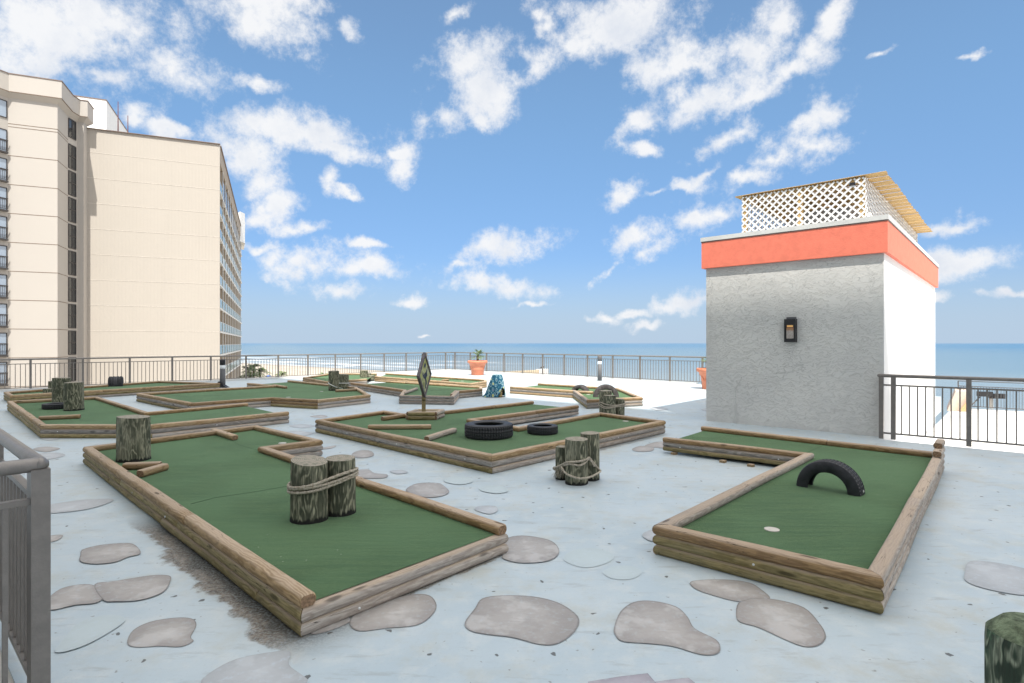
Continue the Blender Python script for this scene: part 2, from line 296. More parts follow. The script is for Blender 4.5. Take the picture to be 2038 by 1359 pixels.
# rubber
m, N = mat('tyre_rubber', 0.55, 0.45); o = objc(N)
nz = N.noise(o, 18.0, 5).outputs[0]
c = N.mix(N.mr(nz, 0.35, 0.7), (0.009, 0.010, 0.013), (0.028, 0.028, 0.033))
setc(N, 'Base Color', c); setc(N, 'Roughness', N.mr(nz, 0.3, 0.7, 0.42, 0.68)); bump(N, nz, 0.15, 0.005); M['rubber'] = m
m, N = mat('tyre_tread', 0.6, 0.4); o = objc(N)
setc(N, 'Base Color', N.mix(N.mr(N.noise(o, 30.0, 4).outputs[0], 0.35, 0.7), (0.045, 0.045, 0.05), (0.085, 0.085, 0.09))); M['tread'] = m
m, N = mat('tyre_rubber_worn', 0.75, 0.25); o = objc(N)
nz = N.noise(o, 9.0, 6, 0.7).outputs[0]
setc(N, 'Base Color', N.mix(N.mr(nz, 0.35, 0.7), (0.045, 0.040, 0.042), (0.11, 0.10, 0.10))); M['rubberworn'] = m
m, N = mat('rope_fibre', 0.9, 0.15); o = objc(N)
setc(N, 'Base Color', N.mix(N.mr(N.noise(o, 70.0, 4).outputs[0], 0.3, 0.7), (0.26, 0.22, 0.165), (0.50, 0.45, 0.37))); M['rope'] = m
# cream building walls
def cream(name, c, ribs, ang=0.0):
    m, N = mat(name, 0.75, 0.25); o = objc(N)
    n = N.noise(o, 0.12, 5, 0.6).outputs[0]; st = N.noise(N.mapping(o, sc=(0.5, 0.5, 0.03)), 1.0, 6, 0.7).outputs[0]
    cc = N.mix(N.mr(n, 0.3, 0.7), tuple(x * 0.97 for x in c), c)
    cc = N.mix(N.mr(st, 0.52, 0.75, 0, 0.18), cc, tuple(x * 0.86 for x in c))
    if ribs:
        w = N.n('TexWave', {'Vector': N.mapping(o, rot=(0, 0, ang)), 'Scale': ribs, 'Distortion': 0.0}, wave_type='BANDS', bands_direction='X').outputs['Fac']
        cc = N.mix(N.m('MULTIPLY', N.mr(w, 0.25, 0.0), 0.08), cc, tuple(x * 0.75 for x in c))
        bump(N, w, 0.15, 0.03)
    setc(N, 'Base Color', cc); return m
M['cream'] = cream('cream_panel', (0.465, 0.435, 0.40), 0)
M['creamrib'] = cream('cream_ribbed', (0.45, 0.415, 0.37), 0.95, R(-23))
M['beige'] = cream('beige_render', (0.42, 0.35, 0.275), 0)
M['joint'] = flat('joint_dark', (0.19, 0.145, 0.115), 0.8, 0.2)
M['jointlight'] = flat('joint_light', (0.54, 0.50, 0.45), 0.8, 0.2)
M['slabwhite'] = flat('slab_white', (0.72, 0.72, 0.70), 0.7, 0.2)
M['fascia'] = flat('dark_fascia', (0.20, 0.15, 0.13), 0.6, 0.3)
M['redpole'] = flat('red_mast', (0.09, 0.02, 0.02), 0.5, 0.4)
def glass(name, c, rough, spec=0.8):
    m, N = mat(name, rough, spec); setc(N, 'Base Color', c); setc(N, 'IOR', 1.6); return m
M['darkglass'] = glass('dark_glass', (0.03, 0.035, 0.038), 0.08)
M['skyglass'] = glass('sky_glass', (0.30, 0.37, 0.46), 0.03, 1.0)  # sky reflection put into the pale blue base colour
M['tealglass'] = glass('teal_glass', (0.13, 0.25, 0.26), 0.12)
M['frame'] = flat('window_frame', (0.06, 0.055, 0.055), 0.5, 0.4)
# sea and sand
m, N = mat('sea_water', 0.28, 0.5); o = objc(N)
AD = (0.664, 0.748)
s = N.n('SeparateXYZ', {0: o})
A_ = N.m('ADD', N.m('MULTIPLY', s.outputs[0], 0.664), N.m('MULTIPLY', s.outputs[1], 0.748))
B_ = N.m('ADD', N.m('MULTIPLY', s.outputs[0], -0.748), N.m('MULTIPLY', s.outputs[1], 0.664))
big = N.noise(N.mapping(o, rot=(0, 0, R(-41.6)), sc=(0.004, 0.016, 1)), 1.0, 5, 0.6).outputs[0]
c = N.mix(N.mr(A_, 170, 420), (0.17, 0.215, 0.235), (0.095, 0.160, 0.205))
c = N.mix(N.mr(A_, 400, 2600), c, (0.034, 0.118, 0.205))
c = N.mix(N.mr(big, 0.4, 0.65, 0, 0.4), c, (0.11, 0.165, 0.21))
f1 = N.noise(N.mapping(o, rot=(0, 0, R(-41.6)), sc=(0.012, 0.05, 1)), 1.0, 7, 0.65).outputs[0]
f2 = N.noise(N.mapping(o, rot=(0, 0, R(-41.6)), sc=(0.07, 0.16, 1)), 1.0, 6, 0.7).outputs[0]
Aw = N.m('ADD', A_, N.m('MULTIPLY', N.m('SUBTRACT', f1, 0.5), 90.0))
foam = None
for (a0, hw, st) in ((178, 8, 0.9), (202, 11, 1.0), (236, 9, 0.8), (285, 8, 0.55)):
    k = N.m('MULTIPLY', N.mr(N.m('ABSOLUTE', N.m('SUBTRACT', Aw, float(a0))), hw, hw * 0.3), st)
    foam = k if foam is None else N.m('MAXIMUM', foam, k)
foam = N.m('MULTIPLY', foam, N.mr(f2, 0.34, 0.56))
foam = N.m('MULTIPLY', foam, N.mr(B_, 205, 290))
caps = N.mr(N.noise(N.mapping(o, rot=(0, 0, R(-41.6)), sc=(0.10, 0.32, 1)), 1.0, 4, 0.7).outputs[0], 0.72, 0.80, 0, 0.5)
foam = N.m('MAXIMUM', foam, N.m('MULTIPLY', caps, N.mr(A_, 900, 300)))
c = N.mix(foam, c, (0.72, 0.73, 0.73))
setc(N, 'Base Color', c)
w1 = N.noise(N.mapping(o, rot=(0, 0, R(-41.6)), sc=(0.12, 0.5, 1)), 1.0, 8, 0.7).outputs[0]
w2 = N.noise(N.mapping(o, rot=(0, 0, R(-30)), sc=(0.015, 0.06, 1)), 1.0, 4, 0.6).outputs[0]
bump(N, N.m('ADD', w1, N.m('MULTIPLY', w2, 1.5)), 0.7, 1.2); M['sea'] = m
m, N = mat('beach_sand', 0.95, 0.1); o = objc(N)
c = N.mix(N.mr(N.noise(o, 0.15, 8, 0.7).outputs[0], 0.35, 0.65), (0.34, 0.30, 0.25), (0.44, 0.40, 0.34))
s = N.n('SeparateXYZ', {0: o}); A_ = N.m('ADD', N.m('MULTIPLY', s.outputs[0], 0.664), N.m('MULTIPLY', s.outputs[1], 0.748))
c = N.mix(N.mr(A_, 150, 172), c, (0.30, 0.27, 0.235))
setc(N, 'Base Color', c); bump(N, N.noise(o, 3.0, 6).outputs[0], 0.4, 0.1); M['sand'] = m
m, N = mat('leaf_green', 0.55, 0.35); o = objc(N)
c = N.mix(N.mr(N.noise(o, 5, 3).outputs[0], 0.3, 0.7), (0.045, 0.095, 0.03), (0.12, 0.17, 0.05)); setc(N, 'Base Color', c); M['leaf'] = m
m, N = mat('palm_leaf', 0.5, 0.4); o = objc(N)
c = N.mix(N.mr(N.noise(o, 8, 3).outputs[0], 0.3, 0.7), (0.09, 0.15, 0.05), (0.20, 0.25, 0.10)); setc(N, 'Base Color', c); M['palmleaf'] = m
M['bark'] = flat('bark', (0.12, 0.085, 0.06), 0.9, 0.1, var=0.35, sc=25, bmp=0.6)
# patterned cloth
m, N = mat('patterned_cloth', 0.9, 0.15); o = objc(N)
wv = N.n('VectorMath', {0: o, 1: N.n('VectorMath', {0: N.noise(o, 5, 2).outputs['Color'], 3: 0.12}, operation='SCALE').outputs[0]}, operation='ADD').outputs[0]
v = N.n('TexVoronoi', {'Vector': N.mapping(wv, sc=(1, 1, 0.62)), 'Scale': 13.0}, feature='F1')
d = v.outputs['Distance']; vc = N.n('SeparateColor', {0: v.outputs['Color']}).outputs
c = N.mix(N.mr(d, 0.62, 0.50), (0.02, 0.09, 0.15), (0.05, 0.19, 0.26))
c = N.mix(N.mr(d, 0.48, 0.44), c, (0.34, 0.45, 0.46))
c = N.mix(N.mr(d, 0.39, 0.34), c, (0.05, 0.18, 0.27))
c = N.mix(N.m('MULTIPLY', N.mr(d, 0.27, 0.20), N.mr(vc[0], 0.25, 0.3)), c, (0.012, 0.015, 0.05))
c = N.mix(N.m('MULTIPLY', N.mr(d, 0.2, 0.14), N.mr(vc[1], 0.72, 0.75)), c, (0.35, 0.16, 0.24))
c = N.mix(N.m('MULTIPLY', N.mr(d, 0.4, 0.3), N.mr(vc[2], 0.82, 0.84)), c, (0.48, 0.47, 0.14))
setc(N, 'Base Color', c); bump(N, N.noise(o, 30, 3).outputs[0], 0.3, 0.01); M['cloth'] = m
# sign face
m, N = mat('sign_face', 0.7, 0.3); o = objc(N)
nz = N.noise(o, 6, 6, 0.7).outputs[0]
c = N.mix(N.mr(nz, 0.35, 0.65), (0.40, 0.42, 0.14), (0.48, 0.49, 0.34)); c = N.mix(N.mr(N.noise(o, 17, 5).outputs[0], 0.55, 0.75, 0, 0.6), c, (0.33, 0.36, 0.33))
setc(N, 'Base Color', c); M['signface'] = m
M['signink'] = flat('sign_ink', (0.05, 0.06, 0.085), 0.7, 0.2, var=0.3, sc=12)
M['signframe'] = flat('sign_frame', (0.13, 0.115, 0.12), 0.75, 0.3, var=0.25, sc=12)
# ---------------------------------------------------------------- geometry helpers
def P(u, v, h=0.0):
    Y = F * (EYE - h) / (v - HV); return Vector(((u - CU) / F * Y, Y, h))
def PD(u, v, Y): return Vector(((u - CU) / F * Y, Y, EYE + (HV - v) * Y / F))
DA = Vector((0.664, 0.748, 0)); DB = Vector((-0.748, 0.664, 0))
def AB(a, b, z=0.0): return DA * a + DB * b + Vector((0, 0, z))
class MB:
    def __init__(s): s.v = []; s.f = []; s.mi = []; s.sm = []
    def add(s, vs, fs, mi=0, sm=False):
        o = len(s.v); s.v += [Vector(x) for x in vs]
        for f in fs: s.f.append([o + i for i in f]); s.mi.append(mi); s.sm.append(sm)
        return s
    def box(s, c, size, ang=0.0, mi=0, up=None):
        c = Vector(c); x, y, z = [k / 2 for k in size]; rot = Matrix.Rotation(ang, 3, 'Z')
        vs = [c + rot @ Vector((sx * x, sy * y, sz * z)) for sz in (-1, 1) for sy in (-1, 1) for sx in (-1, 1)]
        return s.add(vs, [(0, 2, 3, 1), (4, 5, 7, 6), (0, 1, 5, 4), (2, 6, 7, 3), (0, 4, 6, 2), (1, 3, 7, 5)], mi)
    def beam(s, p, q, w, h, mi=0):
        p = Vector(p); q = Vector(q); d = (q - p).normalized()
        sd = d.cross(Vector((0, 0, 1)));
        if sd.length < 1e-4: sd = Vector((1, 0, 0))
        sd.normalize(); up = sd.cross(d)
        vs = [e + sd * (a * w / 2) + up * (b * h / 2) for e in (p, q) for a, b in ((-1, -1), (1, -1), (1, 1), (-1, 1))]
        return s.add(vs, [(0, 1, 2, 3), (7, 6, 5, 4), (0, 4, 5, 1), (1, 5, 6, 2), (2, 6, 7, 3), (3, 7, 4, 0)], mi)
    def prism(s, poly, z0, z1, mi=0, mtop=None):
        n = len(poly); vs = [(p[0], p[1], z0) for p in poly] + [(p[0], p[1], z1) for p in poly]
        s.add(vs, [[i, (i + 1) % n, (i + 1) % n + n, i + n] for i in range(n)], mi)
        o = len(s.v) - 2 * n
        s.f.append([o + n + i for i in range(n)]); s.mi.append(mi if mtop is None else mtop); s.sm.append(False)
        s.f.append([o + i for i in reversed(range(n))]); s.mi.append(mi); s.sm.append(False)
        return s
    def lathe(s, prof, c=(0, 0, 0), n=24, mi=0, sm=True, cap=True):
        c = Vector(c); vs = []; fs = []
        for r, z in prof:
            for k in range(n):
                t = 2 * math.pi * k / n; vs.append(c + Vector((r * math.cos(t), r * math.sin(t), z)))
        for i in range(len(prof) - 1):
            for k in range(n): fs.append((i * n + k, i * n + (k + 1) % n, (i + 1) * n + (k + 1) % n, (i + 1) * n + k))
        s.add(vs, fs, mi, sm)
        if cap:
            o = len(s.v) - len(vs)
            s.f.append([o + k for k in reversed(range(n))]); s.mi.append(mi); s.sm.append(False)
            s.f.append([o + (len(prof) - 1) * n + k for k in range(n)]); s.mi.append(mi); s.sm.append(False)
        return s
    def tube(s, pts, r, n=8, mi=0, closed=False, twist=0.0, amp=0.0, taper=None):
        pts = [Vector(p) for p in pts]; m = len(pts); rings = []; dist = 0.0
        N0 = None; vs = []
        for i, p in enumerate(pts):
            a = pts[(i - 1) % m] if (closed or i > 0) else p; b = pts[(i + 1) % m] if (closed or i < m - 1) else p
            t = (b - a).normalized()
            if N0 is None:
                N0 = t.cross(Vector((0, 0, 1)));
                if N0.length < 1e-3: N0 = t.cross(Vector((1, 0, 0)))
            N0 = (N0 - t * N0.dot(t)).normalized(); Bn = t.cross(N0)
            if i: dist += (p - pts[i - 1]).length
            rr = r if taper is None else r * taper[i]
            for k in range(n):
                th = 2 * math.pi * k / n; q = rr * (1 + amp * math.cos(3 * th - dist * twist))
                vs.append(p + N0 * (q * math.cos(th)) + Bn * (q * math.sin(th)))
        fs = []
        for i in range(m if closed else m - 1):
            j = (i + 1) % m
            for k in range(n): fs.append((i * n + k, i * n + (k + 1) % n, j * n + (k + 1) % n, j * n + k))
        if not closed: fs += [tuple(reversed(range(n))), tuple((m - 1) * n + k for k in range(n))]
        return s.add(vs, fs, mi, True)
    def build(s, name, mats, parent=None, org=None, rotz=0.0):
        """vertices are in world space; the object's origin is put at org"""
        if not isinstance(mats, (list, tuple)): mats = [mats]
        pl = parent_world(parent)
        if org is None: org = pl
        org = Vector(org); ri = Matrix.Rotation(-rotz, 3, 'Z')
        me = bpy.data.meshes.new(name)
        me.from_pydata([tuple(ri @ (v - org)) for v in s.v], [], s.f)
        for mm in mats: me.materials.append(M[mm] if isinstance(mm, str) else mm)
        me.polygons.foreach_set('material_index', s.mi); me.polygons.foreach_set('use_smooth', s.sm)
        me.update()
        return link(name, me, parent, org - pl, rotz)
def parent_world(p):
    v = Vector((0, 0, 0))
    while p is not None: v += p.location; p = p.parent
    return v
def link(name, data, parent=None, loc=(0, 0, 0), rotz=0.0):
    o = bpy.data.objects.new(name, data); COL.objects.link(o); o.location = loc; o.rotation_euler = (0, 0, rotz)
    if parent is not None: o.parent = parent
    return o
def tag(o, label=None, cat=None, group=None, kind=None):
    if label: o['label'] = label
    if cat: o['category'] = cat
    if group: o['group'] = group
    if kind: o['kind'] = kind
    return o
def thing(name, label, cat, loc=(0, 0, 0), group=None):
    return tag(link(name, None, None, loc), label, cat, group)
def smoothpoly(pts, sub=4):
    out = []; n = len(pts)
    for i in range(n):
        a, b, c, d = [Vector(pts[(i + k) % n]) for k in (-1, 0, 1, 2)]
        for j in range(sub):
            t = j / sub
            out.append(0.5 * ((2 * b) + (c - a) * t + (2 * a - 5 * b + 4 * c - d) * t * t + (3 * b - a - 3 * c + d) * t ** 3))
    return out
# ---------------------------------------------------------------- ground, sea, beach, deck
bE = [(-3000, 40), (-100, 62), (60, 85), (240, 140), (4000, 175)]
tag(MB().add([AB(-500, b, -11.5) for b, a in bE] + [AB(a, b, -11.5) for b, a in bE] + [AB(a + 70, b, -12.6) for b, a in bE], [(i, 5 + i, 6 + i, 1 + i) for i in range(4)] + [(5 + i, 10 + i, 11 + i, 6 + i) for i in range(4)]).build('beach', 'sand'), 'pale sand beach below the deck', kind='structure')
tag(MB().add([AB(30, -45000, -11.95), AB(50000, -45000, -11.95), AB(50000, 45000, -11.95), AB(30, 45000, -11.95)], [(0, 1, 2, 3)]).build('sea', 'sea'),
    'blue sea to the horizon with white surf', kind='structure')
deckp = [(-2.6, 25.45), (23.1, 25.45), (21.75, 9.4), (21.3, 1.7), (11.15, 1.7), (11.0, -30), (-2.6, -30), (-2.6, 3.15), (0.45, 3.15), (0.45, 8.2), (-2.6, 8.2)]
dpoly = [AB(a, b) for a, b in deckp][::-1]
deck = tag(MB().prism(dpoly, -0.45, 0.0).build('deck', 'deck'), 'pale blue painted roof deck', kind='structure')
lowp = [AB(a, b) for a, b in ((11.3, 1.65), (24.9, 1.65), (25.0, -4.5), (24.2, -26), (11.1, -26))]
lowroof = tag(MB().prism(lowp[::-1], -1.2, -0.62).build('lower_roof', 'roofwhite'), 'sunlit white roof below the right railing', kind='structure')
# low pale kerb under the outer railings
kb = MB()
kb.beam(AB(-2.6, 25.2, 0.03), AB(22.9, 25.2, 0.03), 0.22, 0.06); kb.beam(AB(22.9, 25.05, 0.028), AB(21.5, 9.4, 0.028), 0.22, 0.056)
tag(kb.build('kerb', 'cap'), 'low pale kerb under the outer railings', kind='structure')
# painted stepping stones
SZ = 0.0
def painted(name, px, m, sub=4, smooth=True):
    pts = [P(u, v) for u, v in px]; pts = smoothpoly(pts, sub) if smooth else pts
    c = sum(pts, Vector()) / len(pts); K = 9; global SZ; SZ = 0.003 + (SZ + 0.0013) % 0.0045; hz = SZ; vs = []; ed = []
    for k in range(K):
        t = k / (K - 1.0) if k else 0.0
        t = (0, 0.04, 0.10, 0.22, 0.36, 0.52, 0.68, 0.84, 1.0)[k]
        for p in pts: vs.append(p.lerp(c, t) + Vector((0, 0, hz))); ed.append(t)
    n = len(pts); fs = [(k * n + i, k * n + (i + 1) % n, (k + 1) * n + (i + 1) % n, (k + 1) * n + i) for k in range(K - 2) for i in range(n)]
    ci = len(vs); vs.append(c + Vector((0, 0, hz))); ed.append(1.0)
    fs += [((K - 2) * n + i, (K - 2) * n + (i + 1) % n, ci) for i in range(n)]
    b = MB().add(vs, fs); o = b.build(name, m, deck)
    at = o.data.attributes.new('edge', 'FLOAT', 'POINT'); at.data.foreach_set('value', ed)
    return o
STONES = [
 ([(925,1240),(945,1212),(960,1192),(1000,1186),(1060,1188),(1110,1200),(1145,1222),(1153,1240),(1140,1262),(1110,1282),(1075,1284),(1020,1270),(970,1264),(935,1256)],'stone'),
 ([(1222,1250),(1235,1218),(1262,1199),(1300,1197),(1345,1208),(1368,1228),(1383,1252),(1425,1274),(1434,1292),(1425,1303),(1395,1304),(1340,1288),(1290,1282),(1240,1278),(1225,1266)],'stone'),
 ([(1373,1163),(1385,1156),(1440,1154),(1490,1160),(1515,1174),(1533,1192),(1500,1192),(1470,1198),(1430,1189),(1390,1176)],'stone'),
 ([(1465,1228),(1470,1200),(1500,1191),(1550,1195),(1600,1210),(1630,1240),(1644,1267),(1630,1285),(1600,1288),(1560,1273),(1510,1250),(1475,1240)],'stone'),
 ([(695,1240),(715,1215),(760,1198),(820,1184),(855,1186),(869,1205),(860,1225),(830,1245),(770,1251),(715,1257)],'stone'),
 ([(618,1262),(640,1242),(690,1229),(694,1240),(650,1258)],'stone'),
 ([(253,1280),(265,1255),(300,1238),(350,1230),(382,1232),(391,1245),(380,1268),(385,1277),(360,1288),(320,1287),(270,1289)],'stone'),
 ([(188,1165),(230,1158),(300,1147),(335,1147),(340,1156),(325,1180),(280,1196),(230,1199),(205,1196)],'stone'),
 ([(90,1200),(120,1174),(160,1165),(190,1168),(205,1190),(190,1202),(150,1206),(100,1216)],'stone'),
 ([(160,1106),(165,1095),(200,1086),(250,1082),(270,1087),(280,1103),(255,1110),(230,1120),(190,1124),(160,1119)],'stone'),
 ([(400,1362),(420,1340),(470,1314),(540,1300),(577,1299),(575,1325),(600,1345),(612,1359),(580,1382),(430,1390)],'stonefade'),
 ([(1000,1103),(1005,1075),(1040,1067),(1090,1075),(1110,1089),(1111,1105),(1090,1118),(1040,1122),(1003,1114)],'stone'),
 ([(808,975),(830,963),(870,962),(885,969),(894,980),(880,988),(850,991),(820,983)],'stone'),
 ([(700,940),(730,934),(745,942),(770,945),(765,952),(720,952)],'stone'),
 ([(700,905),(715,897),(738,898),(743,908),(715,912)],'stone'),
 ([(945,1015),(955,1008),(985,1008),(990,1018),(972,1024)],'stonefade'),
 ([(70,1012),(110,1003),(170,995),(224,994),(213,1003),(170,1015),(110,1022),(80,1022)],'stonefade'),
 ([(1920,1140),(1925,1122),(1945,1117),(2000,1124),(2060,1140),(2070,1165),(2050,1185),(2000,1181),(1945,1168),(1920,1155)],'stonefade'),
 ([(80,1082),(95,1068),(125,1066),(112,1077)],'stone'),
 ([(634,893),(668,887),(662,892),(640,895)],'stone'),
 ([(1258,894),(1275,888),(1300,890),(1297,898),(1268,899)],'stone'),
 ([(1283,888),(1305,880),(1335,880),(1338,893),(1305,891)],'stone'),
 ([(66,894),(90,889),(120,893),(90,900)],'stone'),
 ([(60,905),(110,901),(130,907),(90,915)],'stonefade'),
 ([(80,872),(105,870),(118,874),(95,877)],'stonefade'),
 ([(560,862),(590,858),(625,862),(600,868)],'stonefade'),
 ([(575,848),(600,844),(628,848),(600,852)],'stonefade'),
 ([(617,829),(640,826),(652,829),(640,832)],'stone'),
 ([(1122,1115),(1135,1098),(1175,1091),(1210,1098),(1222,1110),(1200,1124),(1160,1130)],'stonegreen'),
 ([(1200,1140),(1220,1128),(1255,1127),(1278,1138),(1260,1152),(1222,1153)],'stonegreen'),
 ([(883,957),(900,949),(930,951),(942,959),(920,965),(896,963)],'stonegreen'),
 ([(954,973),(970,967),(1000,969),(1012,978),(990,983),(962,979)],'stonegreen'),
 ([(1278,1066),(1295,1056),(1315,1058),(1320,1075),(1295,1078)],'stonefade'),
 ([(130,1270),(160,1240),(220,1225),(250,1235),(215,1262),(160,1290),(110,1300)],'stonegreen'),
 ([(776,938),(800,936),(812,941),(790,944)],'stonefade'),
 ([(1395,815),(1420,812),(1440,817),(1415,820)],'stonefade'),
 ([(1293,812),(1315,810),(1330,815),(1308,817)],'stonefade'),
]
for px, m in STONES: painted('painted_stone', px, m)
painted('painted_plank', [(1170,1359),(1230,1349),(1289,1342),(1300,1355),(1308,1364),(1260,1400),(1185,1400)], 'plank', smooth=False)
painted('painted_plank', [(1303,1359),(1340,1354),(1370,1351),(1382,1360),(1392,1380),(1318,1390)], 'plank', smooth=False)
# ---------------------------------------------------------------- timber
PROF = []
for k in range(18):
    t = 2 * math.pi * (k + 0.5) / 18; cs, sn = math.cos(t), math.sin(t)
    PROF.append((0.019 * (1 if cs > 0 else -1) + 0.032 * cs, 0.0384 * math.copysign(min(1.0, abs(sn) * 1.06), sn)))
def timber(parent, p, q, m, name='timber', k0=None, k1=None, sc=(1, 1)):
    """p, q: centre line ends; k0/k1: mitre slopes (None = sawn end)"""
    p = Vector(p); q = Vector(q); L = (q - p).length; d = (q - p) / L; ang = math.atan2(d.y, d.x); pit = math.asin(max(-1, min(1, d.z)))
    n = max(3, int(L / 0.28)); xs = []
    if k0 is None: xs += [(0.0, 0.84), (0.010, 1.0)]
    else: xs += [(0.0, 1.0)]
    xs += [(L * i / n, 1.0) for i in range(1, n)]
    if k1 is None: xs += [(L - 0.010, 1.0), (L, 0.84)]
    else: xs += [(L, 1.0)]
    vs = []; ph = random.random() * 9; w = random.uniform(0.96, 1.05); h = random.uniform(0.985, 1.01)
    for x, s in xs:
        jy = 0.0035 * math.sin(ph + x * 2.1) ; jz = 0.0016 * math.sin(ph * 2 + x * 3.3)
        f = 1 - x / L
        for y, z in PROF:
            yy = y * s * sc[0] * w + jy; zz = z * s * sc[1] * h + jz
            sh = (0 if k0 is None else k0 * y * sc[0] * f ** 8) + (0 if k1 is None else k1 * y * sc[0] * (1 - f) ** 8)
            X = x + sh
            vs.append((X * math.cos(pit) - zz * math.sin(pit), yy, X * math.sin(pit) + zz * math.cos(pit)))
    N_ = len(PROF); fs = []
    for i in range(len(xs) - 1):
        for k in range(N_): fs.append((i * N_ + k, i * N_ + (k + 1) % N_, (i + 1) * N_ + (k + 1) % N_, (i + 1) * N_ + k))
    me = bpy.data.meshes.new(name); b = MB().add(vs, fs, 0, True)
    b.add([vs[k] for k in range(N_)], [tuple(reversed(range(N_)))], 1 if k0 is None else 0)
    b.add([vs[(len(xs) - 1) * N_ + k] for k in range(N_)], [tuple(range(N_))], 1 if k1 is None else 0)
    me.from_pydata([tuple(v) for v in b.v], [], b.f); me.materials.append(M[m]); me.materials.append(M['endcut'])
    me.polygons.foreach_set('material_index', b.mi); me.polygons.foreach_set('use_smooth', b.sm); me.update()
    return link(name, me, parent, p - parent_world(parent), ang)
LZ = (0.038, 0.114, 0.190); TURF = 0.157
def course(label, pts, edges, bumpers=(), seams=(), cups=(), bolts=(), zt=TURF, ztop=0.19):
    """pts: corner points; edges: per edge (levels, (low, mid, top) materials[, base])"""
    n = len(pts); W = [P(u, v, ztop + 0.01) for u, v in pts]
    for w_ in W: w_.z = 0
    c = sum(W, Vector()) / n
    root = thing('golf_course', label, 'mini golf hole', c, 'mini golf holes framed with timbers')
    ctr = [w.copy() for w in W]
    b = MB().add([(w.x, w.y, zt) for w in W], [list(range(n))])
    area = sum(W[i].x * W[(i + 1) % n].y - W[(i + 1) % n].x * W[i].y for i in range(n))
    if area < 0: b.f[0] = b.f[0][::-1]
    b.build('turf', 'turf', root)
    for px, wd in seams:
        q = [P(u, v, zt) for u, v in px]; b = MB()
        b.tube([x + Vector((0, 0, -0.002)) for x in q], wd, 6); b.build('turf_seam', 'seam', root)
    for i, e in enumerate(edges):
        if e is None: continue
        lv, ms = e[0], e[1]; base = e[2] if len(e) > 2 else 0.0
        a, d_ = W[i], W[(i + 1) % n]; dr = (d_ - a).normalized(); L = (d_ - a).length; ln = Vector((-dr.y, dr.x, 0))
        def mitre(j, at_end):
            o = edges[j]
            if o is None: return None
            p0, p1 = W[j], W[(j + 1) % n]; od = (p1 - p0).normalized()
            nn = (dr + od).normalized(); dn = dr.dot(nn)
            return max(-1.6, min(1.6, -(ln.dot(nn)) / dn))
        ks, ke = mitre((i - 1) % n, False), mitre((i + 1) % n, True)
        for z in lv:
            k0, k1 = ks, ke
            if z == 2:
                if edges[(i - 1) % n] and 2 not in edges[(i - 1) % n][0]: k0 = None
                if edges[(i + 1) % n] and 2 not in edges[(i + 1) % n][0]: k1 = None
            zz = LZ[z] if not base else base + (LZ[z]) * (0.228 - base) / 0.228
            hz = 1.0 if not base else (0.228 - base) / 0.228
            cuts = [0.0]; mx = random.uniform(1.9, 2.45)
            x = random.uniform(1.2, 2.4) if L > 2.5 else L
            while x < L - 0.5: cuts.append(x); x += mx
            cuts.append(L)
            for s in range(len(cuts) - 1):
                x0 = cuts[s] + (0.002 if s else (0.0 if k0 is not None else -0.04)); x1 = cuts[s + 1] - (0.002 if s < len(cuts) - 2 else (0.0 if k1 is not None else -0.04))
                if s == 0 and k0 is not None: x0 += 0.003
                jit = Vector((0, 0, random.uniform(-0.0015, 0.0015)))
                timber(root, a + dr * x0 + Vector((0, 0, zz)) + jit, a + dr * x1 + Vector((0, 0, zz)) + jit, ms[z], 'timber',
                       k0 if s == 0 else None, k1 if s == len(cuts) - 2 else None, (1.0 + 0.03 * (z == 2), hz))
    for (u0, v0, u1, v1, m) in bumpers:
        z = zt + 0.04
        timber(root, P(u0, v0, z), P(u1, v1, z), m, 'bumper_log')
    for (u, v, r) in cups:
        q = P(u, v, zt); MB().lathe([(r, 0.0), (r, 0.005), (r * 0.86, 0.006)], q, 24).build('hole_cup', 'cup', root, q)
    for (i, f, lvl) in bolts:
        a, d_ = W[i], W[(i + 1) % n]; dr = (d_ - a).normalized(); sg = 1 if area > 0 else -1
        outn = Vector((dr.y, -dr.x, 0)) * sg; q = a.lerp(d_, f) + outn * 0.049 + Vector((0, 0, LZ[lvl]))
        MB().tube([q - outn * 0.01, q + outn * 0.004], 0.0085, 12).build('bolt', 'zinc', root, q)
    return root
T3 = (0, 1, 2); T2 = (0, 1)
c1 = course('nearest green on the left, long L-shape with two roped pilings, pale front timbers',
 [(606.7,1186.5),(993.6,1048.9),(524,893.4),(632.6,878.9),(508,849.7),(175,893)],
 [(T2, ('pale','pale','pale')), (T3, ('olive','olive','brown')), (T3, ('grey','grey','tan')), (T3, ('grey','tan','tan')), (T3, ('grey','grey','tan')), (T3, ('olive','olive','tan'))],
 bumpers=[(425,857,468,871,'tan'),(246,928,320,925,'brown'),(279,943,330,928,'tan')],
 seams=[([(380,1003),(430,990),(500,980),(570,968)],0.004),([(455,872),(475,885),(523,899)],0.003),([(530,851),(560,866),(590,874)],0.003)],
 cups=[(562,882,0.055)], bolts=[(5,0.2,1),(5,0.42,1),(5,0.6,1),(5,0.85,1),(0,0.2,0),(0,0.7,0),(0,0.88,0)])
